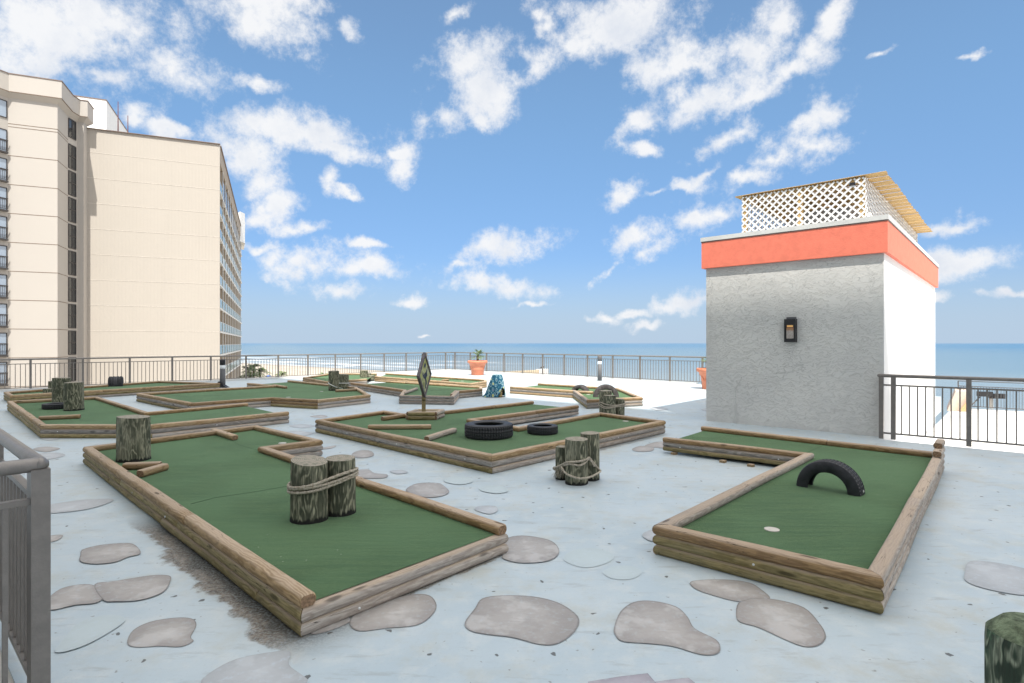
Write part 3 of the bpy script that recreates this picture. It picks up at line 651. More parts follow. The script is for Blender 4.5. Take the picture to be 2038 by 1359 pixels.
c2 = course('middle green holding two flat tyres and the diamond sign, zigzag shape',
 [(634.5,838),(979.4,908.9),(1317,839.9),(1193.7,823.6),(1032,853),(935.9,836.3),(1146.5,809),(1057.5,800.5),(815,828),(763,820)],
 [(T3, ('olive','grey','tan')), (T3, ('pale','grey','tan')), (T3, ('grey','grey','brown')), (T3, ('grey','grey','tan')), (T3, ('grey','grey','brown')),
  (T3, ('pale','grey','brown'), 0.02), None, (T3, ('grey','grey','brown')), (T3, ('grey','grey','brown')), (T3, ('grey','grey','brown'))],
 bumpers=[(761,833,812,826,'brown'),(733,850,858,849,'tan'),(849,873,905,856,'pale')],
 seams=[([(890,845),(915,842),(940,838)],0.003)], cups=[(1245,838.3,0.055)], bolts=[(0,0.24,1),(0,0.5,1),(0,0.56,1),(0,0.9,1),(1,0.65,1)])
c3 = course('right-hand green with an arched half tyre and a raised timber block at its back corner',
 [(1317.7,1050.5),(1741.6,1149),(1870,905),(1401.6,851.8),(1326.5,873.9),(1609,906)],
 [(T3, ('olive','olive','brown')), (T3, ('pale','pale','pale')), (T3, ('grey','grey','brown')), None, (T3, ('olive','grey','brown'), 0.035), (T3, ('tan','tan','pale'))],
 seams=[([(1635,888),(1605,901)],0.003),([(1560,872),(1600,876)],0.002)], cups=[(1536,1054,0.056)],
 bolts=[(0,0.5,1),(4,0.12,1),(4,0.82,1)])
a = P(1741.6, 1149, 0.2); b = P(1870, 905, 0.2); dr = (b - a).normalized(); Lq = (b - a).length
timber(c3, a + dr * (Lq - 0.42) + Vector((0, 0, 0.068)), a + dr * (Lq + 0.05) + Vector((0, 0, 0.068)), 'pale', 'timber_block')
timber(c3, a + dr * (Lq - 0.22) + Vector((0, 0, 0.142)), a + dr * (Lq + 0.14) + Vector((0, 0, 0.142)), 'pale', 'timber_block')
for (u, v) in ((1340, 905), (1437, 921), (1493, 929)):
    q = P(u, v); MB().box(q + Vector((0, 0, 0.016)) + DA * 0.03, (0.07, 0.07, 0.03), R(41)).build('shim_block', 'tan', c3, q)
c4 = course('left green with two mossy pilings and a small black tyre, bent shape',
 [(20,800),(86.8,847.8),(304,847.8),(569.6,822),(488.6,804.4),(291.4,822.8),(192,791.5)],
 [(T3, ('olive','olive','tan')), (T3, ('olive','grey','tan')), (T3, ('pale','grey','tan')), None, (T3, ('grey','grey','brown')), (T3, ('grey','grey','brown')), (T3, ('grey','grey','tan'))],
 bumpers=[(78,832,160,828.5,'tan')], seams=[([(325,838),(360,834),(410,832),(430,834)],0.003),([(400,825),(470,820),(500,818)],0.003)], bolts=[(0,0.5,1),(1,0.15,1),(2,0.43,1)])
c5 = course('wide green behind the left one, bent front edge, two roped pilings on its right tip',
 [(276.4,784.4),(381.8,803.6),(539.6,792.7),(632.5,797.5),(733.6,787),(707,771.5),(575,758),(495,763.6),(546,768.3)],
 [(T3, ('olive','grey','tan')), (T3, ('pale','grey','brown')), (T3, ('olive','brown','brown')), (T3, ('pale','grey','tan')), (T3, ('grey','grey','tan')), (T3, ('grey','grey','tan')), None,
  (T3, ('grey','grey','tan')), (T3, ('grey','grey','tan'))],
 bumpers=[(545,767,569,771,'brown'),(668,777.7,709,775.5,'tan')], seams=[([(350,790),(400,787),(440,787)],0.004)], cups=[(574,790.5,0.06),(640,779,0.05)], bolts=[(0,0.55,1)])
c6 = course('narrow green along the left railing carrying a tyre standing on edge',
 [(12,781.5),(24,788),(433,763.5),(316,759.5)],
 [(T3, ('olive','olive','tan')), (T3, ('grey','olive','tan')), (T3, ('grey','grey','tan')), (T3, ('grey','grey','brown'))])
c7 = course('small far green behind the roped pilings beside the left railing',
 [(605,752),(648,760),(728,755),(748,744),(660,744)],
 [(T3, ('pale','tan','tan')), (T3, ('grey','grey','tan')), None, (T3, ('tan','tan','tan')), (T3, ('brown','brown','brown'))])
c8 = course('long sunlit green running toward the terracotta planter, pale yellow timbers',
 [(748,749.5),(936.7,764),(966,760),(966,756.8),(769,743.5)],
 [(T3, ('tan','tan','tan')), (T3, ('tan','tan','tan')), (T3, ('tan','tan','tan')), (T3, ('tan','tan','tan')), None], cups=[(920,758.5,0.06)],
 bumpers=[(880,757,892,756,'tan')])
c9 = course('crooked green directly behind the diamond sign, stepped front edge',
 [(701,762.5),(806,777),(798,788.5),(900,790),(911,779),(957,775),(957,770.5),(770,759)],
 [(T3, ('grey','grey','brown')), (T3, ('pale','pale','pale')), (T3, ('grey','grey','grey')), (T3, ('pale','pale','grey')), (T3, ('grey','grey','brown')), (T3, ('grey','grey','brown')), (T3, ('tan','tan','tan')), None],
 bumpers=[(803,783,829,773.5,'pale'),(899,786.5,907,779,'grey')], seams=[([(850,780),(862,776)],0.004)])
c10 = course('far right green with two half tyres, partly in the sun, left of the tower',
 [(1018,770.5),(1143.7,778.5),(1170.5,796.9),(1275,792.3),(1229,773.8),(1073,764)],
 [(T3, ('tan','grey','tan')), (T3, ('olive','grey','grey')), (T3, ('grey','grey','brown')), (T3, ('grey','grey','tan')), (T3, ('tan','tan','tan')), None],
 bumpers=[(1150,780,1180,781.5,'tan')], cups=[(1171,785,0.06)])
# ---------------------------------------------------------------- pilings and ropes
def piling_mesh(q, r, h, seed, tilt=0.0, dome=0.01, n=30):
    rn = random.Random(seed); b = MB(); vs = []; rows = 9; ph = [rn.uniform(0, 6.28) for _ in range(6)]
    q = Vector(q)
    for i in range(rows + 1):
        z = h * i / rows
        for k in range(n):
            t = 2 * math.pi * k / n
            rr = r * (1 + 0.025 * math.sin(2 * t + ph[0] + z * 1.5) + 0.016 * math.sin(5 * t + ph[1] - z * 2) + 0.009 * math.sin(11 * t + ph[2]) + (0.02 if i == 0 else 0) - (0.018 if i == rows else 0))
            zz = z + (tilt * r * math.cos(t + ph[3]) if i == rows else 0)
            vs.append(q + Vector((rr * math.cos(t), rr * math.sin(t), zz)))
    fs = [(i * n + k, i * n + (k + 1) % n, (i + 1) * n + (k + 1) % n, (i + 1) * n + k) for i in range(rows) for k in range(n)]
    b.add(vs, fs, 0, True)
    top = vs[rows * n:]; c = sum(top, Vector()) / n + Vector((0, 0, dome))
    mid = [p.lerp(c, 0.35) + Vector((0, 0, dome * 0.7)) for p in top]
    b.add(top + mid + [c], [(k, (k + 1) % n, n + (k + 1) % n, n + k) for k in range(n)] + [(n + k, n + (k + 1) % n, 2 * n) for k in range(n)], 1, True)
    return b
def piling(u, v, wpx, vtop, base, label, seed, tilt=0.03, group='mossy timber pilings', dome=0.01, parent=None, mats=('piling', 'ptop')):
    """v: pixel row of the nearest foot point, vtop: middle of the top face"""
    Y = F * (EYE - base) / (v - HV); r = wpx / 2 / F * Y; Y += r; r = wpx / 2 / F * Y
    q = Vector(((u - CU) / F * Y, Y, base)); h = EYE - (vtop - HV) * Y / F - base
    b = piling_mesh(q, r, h, seed, tilt, dome)
    o = b.build('piling', list(mats), parent, q)
    if parent is None: tag(o, label, 'piling', group)
    return o, q, r, h
def rope_wraps(parent, circles, zs, rad=0.012, tiltdir=None, tilt=0.0, name='rope', wob=0.01, seed=1):
    rn = random.Random(seed); b = MB()
    for z in zs:
        pts = []; ph = rn.uniform(0, 6.28)
        for k in range(120):
            t = 2 * math.pi * k / 120; d = Vector((math.cos(t), math.sin(t), 0))
            best = max(circles, key=lambda c: c[0].dot(d) + c[1])
            p = Vector((best[0].x, best[0].y, 0)) + d * (best[1] * 1.03 + rad); pts.append(p)
        # resample evenly
        out = []; m = len(pts); tot = 0; acc = [0]
        for i in range(m): tot += (pts[(i + 1) % m] - pts[i]).length; acc.append(tot)
        nn = max(60, int(tot / 0.012)); j = 0
        for i in range(nn):
            s = tot * i / nn
            while acc[j + 1] < s: j += 1
            f = (s - acc[j]) / max(1e-6, acc[j + 1] - acc[j]); p = pts[j].lerp(pts[(j + 1) % m], f)
            zt = z + (tilt * p.dot(tiltdir) if tiltdir else 0) + wob * math.sin(ph + 6.28 * 2 * i / nn)
            out.append(Vector((p.x, p.y, zt)))
        b.tube(out, rad, 9, closed=True, twist=2 * math.pi * 3 / (rad * 14), amp=0.16)
    return b.build(name, 'rope', parent)
# two roped pilings on the nearest green
q0 = P(640, 1040, TURF)
root = thing('roped_pilings', 'two pilings lashed together with three turns of rope on the nearest green', 'pilings', q0)
_, qa, ra, ha = piling(616, 1044, 70, 916, TURF, '', 3, 0.16, parent=root)
_, qb, rb, hb = piling(677.5, 1029, 57, 911, TURF, '', 8, 0.05, parent=root)
dx = Vector((1, 0, 0)); mid = (qa.x + qb.x) / 2
rope_wraps(root, [(qa, ra), (qb, rb)], [0.435 - mid * 0.16, 0.460 - mid * 0.16, 0.485 - mid * 0.16], 0.0125, dx, 0.16, seed=4)
piling(266, 921, 57, 829, TURF, 'lone tall weathered piling at the left corner of the nearest green', 21, 0.05)
# three roped pilings on the open deck
q0 = P(1150, 960, 0)
root = thing('roped_pilings', 'three short pilings tied with a sagging frayed rope on the open deck', 'pilings', q0)
_, qa, ra, ha = piling(1147.5, 967, 45, 873, 0, '', 31, 0.03, parent=root)
_, qb, rb, hb = piling(1174, 958, 37, 861.5, 0, '', 32, 0.03, parent=root)
_, qc, rc, hc = piling(1118, 956, 25, 889, 0, '', 33, 0.05, parent=root)
b = MB()
def arcpts(c, r, z0, z1, t0, t1, n=30):
    return [Vector((c.x + r * math.cos(R(t0 + (t1 - t0) * i / n)), c.y + r * math.sin(R(t0 + (t1 - t0) * i / n)), z0 + (z1 - z0) * i / n)) for i in range(n + 1)]
def catm(pts, sub=10):
    out = []; pts = [Vector(p) for p in pts]; pts = [pts[0]] + pts + [pts[-1]]
    for i in range(1, len(pts) - 2):
        a_, b_, c_, d_ = pts[i - 1], pts[i], pts[i + 1], pts[i + 2]
        for j in range(sub):
            t = j / sub; out.append(0.5 * ((2 * b_) + (c_ - a_) * t + (2 * a_ - 5 * b_ + 4 * c_ - d_) * t * t + (3 * b_ - a_ - 3 * c_ + d_) * t ** 3))
    return out + [pts[-2]]
tw = 2 * math.pi * 3 / 0.16
def rp(pts, r=0.0115): b.tube(catm(pts, 14), r, 9, twist=tw, amp=0.16)
Yf = qa.y - ra
rp([PD(1104, 931, qc.y - rc - .01), PD(1118, 925, Yf + .12), PD(1128, 920, Yf + .03), PD(1142, 919, Yf - .016), PD(1158, 917, Yf - .005), PD(1168, 913, Yf + .07), PD(1173, 911, Yf + .14), PD(1184, 925, qb.y - rb - .02), PD(1195, 937, qb.y - .03), PD(1190, 934, qb.y + .18)])
rp([PD(1122, 926, Yf + .08), PD(1131, 923.5, Yf + .02), PD(1142, 924.5, Yf - .017), PD(1153, 926, Yf - .012), PD(1163, 922, Yf + .03), PD(1172, 914, Yf + .13), PD(1183, 928, qb.y - rb - .03)])
rp([PD(1117, 929, Yf + .07), PD(1125, 941, Yf + .0), PD(1138, 948, Yf - .05), PD(1155, 952, Yf - .06), PD(1172, 950, Yf - .02), PD(1186, 944, Yf + .05), PD(1195, 938, qb.y - rb + .02)])
rp([PD(1103, 930, qc.y - rc), PD(1102, 933, qc.y + .1), PD(1110, 936, qc.y + rc + .04)])
b.build('rope', 'rope', root)
b = MB(); rn = random.Random(5)
for k in range(34):
    u0 = rn.uniform(1105, 1120); e = rn.uniform(-6, 6)
    b.tube(catm([PD(u0, 932, qc.y - rc - .02), PD(u0 + e * .4, 940, qc.y - rc - .035), PD(u0 + e - 2, rn.uniform(944, 953), qc.y - rc - .03)], 4), 0.0018, 4)
b.build('frayed_end', 'rope', root)
# three roped pilings behind the middle green
root = thing('roped_pilings', 'three pilings bound with thin rope between the middle green and the far right green', 'pilings', P(1218, 831, 0))
_, qa, ra, ha = piling(1205.5, 830, 25, 777.5, 0, '', 41, 0.02, parent=root)
_, qb, rb, hb = piling(1213.5, 833, 25, 787, 0, '', 42, 0.06, parent=root)
_, qc, rc, hc = piling(1234.5, 831.5, 17, 794, 0, '', 43, 0.08, parent=root)
rope_wraps(root, [(qa, ra), (qb, rb), (qc, rc)], [0.235, 0.265, 0.30], 0.010, wob=0.02, seed=9)
# two roped pilings at the tip of the wide green
root = thing('roped_pilings', 'two pilings with a thin slack cord at the tip of the wide green', 'pilings', P(672, 777, TURF))
_, qa, ra, ha = piling(664.5, 777.5, 20, 738, TURF, '', 51, 0.02, parent=root)
_, qb, rb, hb = piling(684, 773.5, 19, 744.5, TURF, '', 52, 0.05, parent=root)
b = MB(); b.tube(catm([PD(653.5, 761, qa.y), PD(656, 764, qa.y - ra - .02), PD(668, 770, qa.y - ra - .05), PD(682, 773, qb.y - rb - .05)]), 0.011, 6)
b.tube(catm([PD(673, 762.5, qb.y - rb - .01), PD(684, 762.5, qb.y - rb - .02), PD(694, 762.3, qb.y)]), 0.011, 6); b.build('cord', 'zinc', root)
piling(724.5, 759, 16, 737, 0, 'taller of the three small pilings far back behind the roped pair', 61, 0.02, 'pilings by the far greens')
piling(738.5, 758.5, 13, 747.5, 0, 'shortest stub of the three small pilings far back', 62, 0.02, 'pilings by the far greens')
piling(733.5, 755, 10, 742.5, 0, 'thin piling peeking out between the two far small pilings', 63, 0.02, 'pilings by the far greens')
piling(147, 818, 33, 761, TURF, 'front mossy piling beside the small tyre on the left green', 71, 0.03)
piling(122.5, 805, 30, 752, TURF, 'darker piling directly behind the front one on the left green', 72, 0.03)
piling(104, 786, 13, 758.5, 0.05, 'piling half hidden behind the two on the left green', 73, 0.02)
piling(97, 793, 18, 773.5, 0, 'short stump in front of the narrow green, left of the mossy pair', 74, 0.04)
piling(2057, 1480, 147, 1266, 0, 'wet green rounded piling cut off by the lower right corner', 81, 0.02, dome=0.055, mats=('pilingmoss', 'mosstop'))
# ---------------------------------------------------------------- tyres
def tyre(name, label, centre, Rr, w, mode='flat', ang=0.0, mt='rubber', knob=0.0, group=None, half_sink=0.0):
    prof = [(.62, -.30), (.60, -.40), (.64, -.46), (.74, -.50), (.84, -.50), (.92, -.465), (.965, -.42), (.982, -.36)]
    for g in (-.24, 0.0, .24):
        prof += [(.992 if g == 0 else .988, g - .085), (.992, g - .035), (.95, g - .03), (.95, g + .03), (.992, g + .035), (.992 if g == 0 else .988, g + .085)]
    prof += [(.982, .36), (.965, .42), (.92, .465), (.84, .50), (.74, .50), (.64, .46), (.60, .40), (.62, .30), (.86, .36), (.92, .2), (.92, -.2), (.86, -.36)]
    full = mode != 'arch'; n = 168 if full else 84; b = MB(); vs = []; m = len(prof)
    cnt = n if full else n + 1
    for k in range(cnt):
        t = (2 * math.pi if full else math.pi) * k / n
        for j, (r, y) in enumerate(prof):
            rr = r
            if 6 <= j <= 27 and r > .97:
                s = (k + (1 if abs(y) > .3 else 0)) % 3
                if s == 0 and abs(y) > .10: rr -= .028 + knob
            if 4 <= j <= 6 or 27 <= j <= 29:
                if k % 3 == 0: rr -= .006 + knob * .5
            x, z = rr * Rr * math.cos(t), rr * Rr * math.sin(t)
            if mode == 'flat': p = Vector((x, z, y * w + w / 2))
            else: p = Vector((x * math.cos(ang) - y * w * math.sin(ang), x * math.sin(ang) + y * w * math.cos(ang), z - half_sink))
            vs.append(Vector(centre) + p)
    fs = []; fmi = []
    for k in range(n):
        k2 = (k + 1) % n if full else k + 1
        for j in range(m):
            fmi.append(1 if (7 <= j <= 25 and k % 3 == 1 and prof[j][0] > .97 and prof[(j + 1) % m][0] > .97) else 0); fs.append((k * m + j, k * m + (j + 1) % m, k2 * m + (j + 1) % m, k2 * m + j))
    if not full: fs += [tuple(range(m)), tuple(reversed([n * m + j for j in range(m)]))]
    b.add(vs, fs, 0, False); b.mi[:len(fmi)] = fmi
    # raised rings on the side wall
    o = b.build(name, [mt, 'tread'], None, centre); tag(o, label, 'tyre', group)
    bm = bmesh.new(); bm.from_mesh(o.data); bmesh.ops.recalc_face_normals(bm, faces=bm.faces); bm.to_mesh(o.data); bm.free()
    for poly in o.data.polygons: poly.use_smooth = True
    try: o.data.set_sharp_from_angle(angle=R(28))
    except Exception: pass
    return o
pa, pb = P(1592, 964, TURF), P(1715, 985, TURF)
cen = (pa + pb) / 2; an = math.atan2(pb.y - pa.y, pb.x - pa.x); Rt = (pb - pa).length / 2 * 1.06
tyre('half_tyre', 'glossy black half tyre arching over the right-hand green', cen, Rt, 0.185, 'arch', an)
MB().tube([cen + Vector((math.cos(an), math.sin(an), 0)) * (Rt * .99) + Vector((0, 0, .035)), cen + Vector((math.cos(an), math.sin(an), 0)) * (Rt * 1.005) + Vector((0, 0, .035))], .012, 10).build('bolt', 'zinc', bpy.data.objects['half_tyre'])
tyre('tyre', 'large black tyre lying flat on the middle green', Vector((-0.357, 8.78, TURF)), 0.378, 0.215)
tyre('tyre', 'smaller black tyre lying flat on the middle green beside the large one', Vector((0.49, 9.12, TURF)), 0.25, 0.135)
q = P(112, 813, TURF); tyre('tyre', 'small black tyre lying between the mossy pilings on the left green', q, 0.255, 0.12)
q = P(1206, 790, TURF); tyre('half_tyre', 'dark half tyre arch behind the roped pilings on the far right green', q, 0.345, 0.19, 'arch', R(-4), 'rubberworn', group='half tyres on the far right green')
q = P(1155, 777, TURF); tyre('half_tyre', 'low half tyre farther back on the far right green, left of the big arch', q, 0.30, 0.22, 'arch', R(-35), 'rubberworn', group='half tyres on the far right green', half_sink=0.12)
q = P(230.5, 768, TURF); tyre('half_tyre', 'chunky-treaded half tyre seen edge-on by the left railing', q, 0.33, 0.42, 'arch', R(122), 'rubber', knob=0.035)
# ---------------------------------------------------------------- diamond sign
q = P(839, 836, TURF) + Vector((0, 0.22, 0))
sg = thing('diamond_sign', 'weathered yellow diamond sign on a wooden post in a timber box', 'sign', q)
bq = Vector((q.x, q.y, TURF))
for z in (0.038, 0.114):
    for (x0, y0, x1, y1) in ((-.25, -.2, .25, -.2), (.25, -.2, .34, .25), (.34, .25, -.16, .25), (-.16, .25, -.25, -.2)):
        timber(sg, bq + Vector((x0, y0, z)), bq + Vector((x1, y1, z)), 'olive' if y0 == y1 else 'pale', 'base_timber')
MB().add([bq + Vector(v) for v in ((-.24, -.2, .13), (.24, -.2, .13), (.33, .25, .13), (-.16, .25, .13))], [(0, 1, 2, 3)]).build('base_fill', 'pale', sg)
pz = q.z
MB().box(q + Vector((0, 0.04, 0.62)), (0.075, 0.09, 1.24), R(10)).build('post', 'olive', sg, q)
hv = Vector((0.17, 0.98, 0)).normalized(); nrm = Vector((hv.y, -hv.x, 0))
def ringdia(rv, rh, th, off, cz, cc):
    c_ = Vector((cc.x, cc.y, cz)); f = [(0, rv), (rh, 0), (0, -rv), (-rh, 0)]
    return [c_ + hv * a_ + Vector((0, 0, b_)) + nrm * off for a_, b_ in f]
sc_ = Vector((PD(844, 746, q.y - .1).x, q.y - 0.10, 0)); cz = PD(844, 746, q.y - .1).z
fa = ringdia(.40, .35, 0, .014, cz, sc_); fbk = ringdia(.40, .35, 0, -.014, cz, sc_)
MB().add(fa + fbk, [(0, 1, 2, 3), (7, 6, 5, 4), (0, 4, 5, 1), (1, 5, 6, 2), (2, 6, 7, 3), (3, 7, 4, 0)]).build('sign_board', 'signface', sg, Vector((sc_.x, sc_.y, cz)))
o1, i1 = ringdia(.43, .38, 0, .03, cz, sc_), ringdia(.36, .315, 0, .03, cz, sc_)
o2, i2 = ringdia(.43, .38, 0, -.02, cz, sc_), ringdia(.36, .315, 0, -.02, cz, sc_)
fr = MB()
for k in range(4):
    j = (k + 1) % 4
    fr.add([o1[k], o1[j], i1[j], i1[k], o2[k], o2[j], i2[j], i2[k]], [(0, 1, 2, 3), (7, 6, 5, 4), (0, 4, 5, 1), (3, 2, 6, 7), (0, 3, 7, 4), (1, 5, 6, 2)])
fr.build('sign_frame', 'signframe', sg)
ink = MB(); S0 = Vector((sc_.x, sc_.y, cz))
def blob(pts, cx, cy, s): ink.add([S0 + hv * (cx + a_ * s) + Vector((0, 0, cy + b_ * s)) + nrm * .019 for a_, b_ in pts], [list(range(len(pts)))])
blob([(-1, .1), (-.6, .35), (-.7, .0), (-.1, .25), (.2, .3), (.8, .9), (.6, .2), (.75, -.1), (.3, -.35), (.1, -.9), (-.15, -.45), (-.55, -.35)], .02, .0, .17)
blob([(-.6, -.2), (-.2, .3), (.1, .1), (.4, .5), (.5, -.1), (.1, -.5), (-.2, -.2), (-.5, -.6)], .0, .19, .12)
for (cx, cy, s) in ((-.06, -.17, .05), (.04, -.19, .07), (.10, -.14, .06), (.01, -.24, .035), (-.13, -.08, .03), (-.17, .05, .03)):
    blob([(-.25, -.9), (.15, -1), (.3, .2), (.1, 1), (-.2, .8), (-.35, 0)], cx, cy, s)
ink.build('sign_picture', 'signink', sg)
# ---------------------------------------------------------------- planters
def frond_leaf(b, base, dirv, length, droop, w, n=6, fold=0.0):
    pts = []; d = dirv.normalized(); sd = d.cross(Vector((0, 0, 1)));
    if sd.length < 1e-3: sd = Vector((1, 0, 0))
    sd.normalize()
    for i in range(n + 1):
        t = i / n; pts.append(base + d * (length * t) + Vector((0, 0, -droop * t * t * length)))
    vs = []
    for i, p in enumerate(pts):
        t = i / n; ww = w * (0.35 + 1.3 * t) * (1 - t) ** 0.5 + 0.001
        vs += [p - sd * ww, p + sd * ww + Vector((0, 0, fold * ww))]
    b.add(vs, [(2 * i, 2 * i + 1, 2 * i + 3, 2 * i + 2) for i in range(n)], 0, False)
def planter(q, label, group, rt=0.50, hh=0.73, seed=3):
    q = Vector(q); root = thing('terracotta_planter', label, 'planter', q, group); rn = random.Random(seed)
    k = rt / 0.5
    pot = MB().lathe([(.30 * k, 0), (.315 * k, .02), (.325 * k, .26), (.345 * k, .28), (.345 * k, .30), (.36 * k, .46), (.40 * k, .50), (.42 * k, .58), (.47 * k, .60), (.50 * k, .62), (.50 * k, .70), (.485 * k, .73), (.45 * k, .73), (.44 * k, .66)], q, 40)
    pot.build('pot', 'terra', root)
    # raised arch on the pot's flank
    ar = MB()
    for s in (R(-90), R(150), R(30)):
        pts = [q + Vector((math.cos(s + x * .95) * rr * k, math.sin(s + x * .95) * rr * k, z)) for x, z, rr in ((-1, .30, .352), (-.92, .38, .358), (-.6, .455, .366), (0, .48, .372), (.6, .455, .366), (.92, .38, .358), (1, .30, .352))]
        ar.tube(catm(pts, 4), .014, 6)
    ar.build('pot_moulding', 'terra', root)
    MB().lathe([(.44 * k, .67), (.40 * k, .685), (.01, .70)], q, 30).build('soil', 'soil', root)
    MB().tube([q + Vector((0, 0, .68)), q + Vector((.01, 0, .82)), q + Vector((.0, .01, .95))], .055, 8).build('trunk', 'bark', root)
    lf = MB(); c = q + Vector((0, 0, .93))
    for i in range(26):
        a_ = rn.uniform(0, 6.28); e = rn.uniform(-.15, 1.25); d = Vector((math.cos(a_) * math.cos(e), math.sin(a_) * math.cos(e), math.sin(e)))
        L_ = rn.uniform(.18, .34); tip = c + d * L_; lf.tube([c, c + d * L_ * .5 + Vector((0, 0, .01)), tip], .006, 4)
        sd = d.cross(Vector((0, 0, 1))).normalized(); up = sd.cross(d)
        for j in range(13):
            t = -1.35 + 2.7 * j / 12; dd = d * math.cos(t) + sd * math.sin(t) + up * rn.uniform(-.1, .15)
            frond_leaf(lf, tip, dd, rn.uniform(.20, .27) * (1 - .2 * abs(t)), .35, .011, 4)
    lf.build('palm_leaves', 'palmleaf', root)
    return root
planter((-1.74, 28.7, 0), 'orange planter with a small fan palm standing before the railing corner', 'terracotta planters with palms')
planter((6.98, 19.9, 0), 'orange planter with palm half hidden behind the left edge of the tower', 'terracotta planters with palms', .5, seed=8)
# ---------------------------------------------------------------- draped cloth on a timber stack
q = P(984, 791, 0) + Vector((0, .25, 0))
root = thing('draped_stand', 'blue scale-patterned cloth draped over a small stack of timbers', 'covered stand', q)
for i in range(4):
    timber(root, q + Vector((.0 + .01 * (i % 2), -.14, .04 + .078 * i)), q + Vector((.23, -.14, .04 + .078 * i)), 'olive', 'stacked_timber')
MB().box(q + Vector((.08, .02, .29)), (.20, .18, .56), 0).build('stack_core', 'grey', root)
b = MB(); n = 72; rows = 14; vs = []
for i in range(rows + 1):
    t = i / rows
    for k in range(n):
        a_ = 2 * math.pi * k / n; cx = .075 - .07 * t ** 1.3
        wx = .15 + .175 * t ** .8; wy = .16 + .14 * t
        sq = (abs(math.cos(a_)) ** 4 + abs(math.sin(a_)) ** 4) ** -.25
        fo = 1 + .055 * t * math.sin(9 * a_ + 1.3) + .035 * t * math.sin(17 * a_)
        x = cx + wx * math.cos(a_) * sq * fo * .93; y = wy * math.sin(a_) * sq * fo * .93
        # opening over the lower right of the front
        op = max(0.0, 1 - abs(a_ - R(312)) / R(22)) if t > .5 else 0
        z = .645 * (1 - t) + .012; z = z + op * (t - .5) * .62
        if i == 0: z = .655
        if t > .9 and R(160) < a_ < R(260): x -= .06 * (t - .9) * 10
        vs.append(q + Vector((x, y, max(.006, z))))
fs = [(i * n + k, i * n + (k + 1) % n, (i + 1) * n + (k + 1) % n, (i + 1) * n + k) for i in range(rows) for k in range(n)]
b.add(vs, [f[::-1] for f in fs], 0, True); b.add([v + Vector((0, 0, .002)) for v in vs[:n]], [tuple(range(n))], 0)
b.build('cloth', 'cloth', root)
# ---------------------------------------------------------------- railings
def railing(name, label, p, q, posts, sp, zoff=0.0, H=1.085, tr=0.029, ps=0.062, bs=0.0185, t0=0.0, t1=None, limit=100, ends=(0, 0), mt='rail', group='metal balustrades round the deck', kind=None):
    """posts: distances along p->q; sp: baluster spacing"""
    p = Vector(p); q = Vector(q); d = (q - p).normalized(); L = (q - p).length; ang = math.atan2(d.y, d.x)
    root = thing(name, label, 'railing', (p.x, p.y, zoff), group)
    Z = Vector((0, 0, zoff))
    hr = MB(); e0 = p + d * ends[0]; e1 = q + d * ends[1]
    hr.tube([e0 + Z + Vector((0, 0, H - tr)) - d * tr, e0 + Z + Vector((0, 0, H - tr)) - d * tr * .5] + [e0.lerp(e1, i / 12) + Z + Vector((0, 0, H - tr)) for i in range(13)] + [e1 + Z + Vector((0, 0, H - tr)) + d * tr * .5, e1 + Z + Vector((0, 0, H - tr)) + d * tr], tr, 16,
            taper=[.45, .85] + [1] * 13 + [.85, .45])
    hr.build('handrail', mt, root)
    MB().beam(p + Z + Vector((0, 0, H - .185)), q + Z + Vector((0, 0, H - .185)), .034, .026).build('upper_rail', mt, root)
    MB().beam(p + Z + Vector((0, 0, .095)), q + Z + Vector((0, 0, .095)), .034, .026).build('lower_rail', mt, root)
    pm = MB().box((0, 0, (H - tr * 1.6) / 2), (ps, ps, H - tr * 1.6)); bm_ = MB().box((0, 0, (H - .27) / 2 + .09), (bs, bs, H - .31))
    me = bpy.data.meshes.new('post'); me.from_pydata([tuple(v) for v in pm.v], [], pm.f); me.materials.append(M[mt])
    me2 = bpy.data.meshes.new('baluster'); me2.from_pydata([tuple(v) for v in bm_.v], [], bm_.f); me2.materials.append(M[mt])
    for s in posts:
        w = p + d * s; link('post', me, root, (w.x - p.x, w.y - p.y, 0), ang)
    bs_ = []; ps_ = sorted(posts); edges_ = ps_ if ps_ else [0, L]
    if edges_[0] > sp: edges_ = [0] + edges_
    if edges_[-1] < L - sp: edges_ = edges_ + [L]
    for a_, b_ in zip(edges_[:-1], edges_[1:]):
        if b_ - a_ < .2: continue
        n = max(2, round((b_ - a_) / sp)); bs_ += [a_ + (b_ - a_) * i / n for i in range(1, n)]
    def invis(s):
        w = p + d * s
        return w.y < .3 or abs(w.x / w.y) > .93
    bs_.sort(key=lambda s: (invis(s), (p + d * s).length))
    for s in bs_[:limit]:
        w = p + d * s; link('baluster', me2, root, (w.x - p.x, w.y - p.y, 0), ang)
    if bs_[limit:]:
        b = MB()
        for s in bs_[limit:]: b.box(p + d * s + Z + Vector((0, 0, (H - .27) / 2 + .09)), (bs, bs, H - .31), ang)
        tag(b.build('balusters', mt, root), kind='stuff')
    return root
corner = AB(22.9, 25.15)
# left run: posts every 1.45 m measured back from the corner
A0 = AB(-0.5, 25.15); L = (corner - A0).length
railing('railing', 'long dark balustrade along the left edge of the deck, running to the far corner', A0, corner, [L - 0.45 - 1.45 * k for k in range(16)], 0.132)
C2_ = AB(21.45, 9.2); L = (C2_ - corner).length
railing('railing', 'far balustrade facing the sea, from the far corner to behind the tower', corner, C2_ + (C2_ - corner).normalized() * 3, [0.35 + 1.43 * k for k in range(13)], 0.13)
# near right run
p0 = Vector((6.20, 9.60, 0)); dd = -DB
railing('railing', 'balustrade running right from the foot of the tower', p0, p0 + dd * 7.3, [0.03, 0.20, 1.18, 2.17, 3.16, 4.15, 5.14, 6.13, 7.1], 0.111, ps=.066)
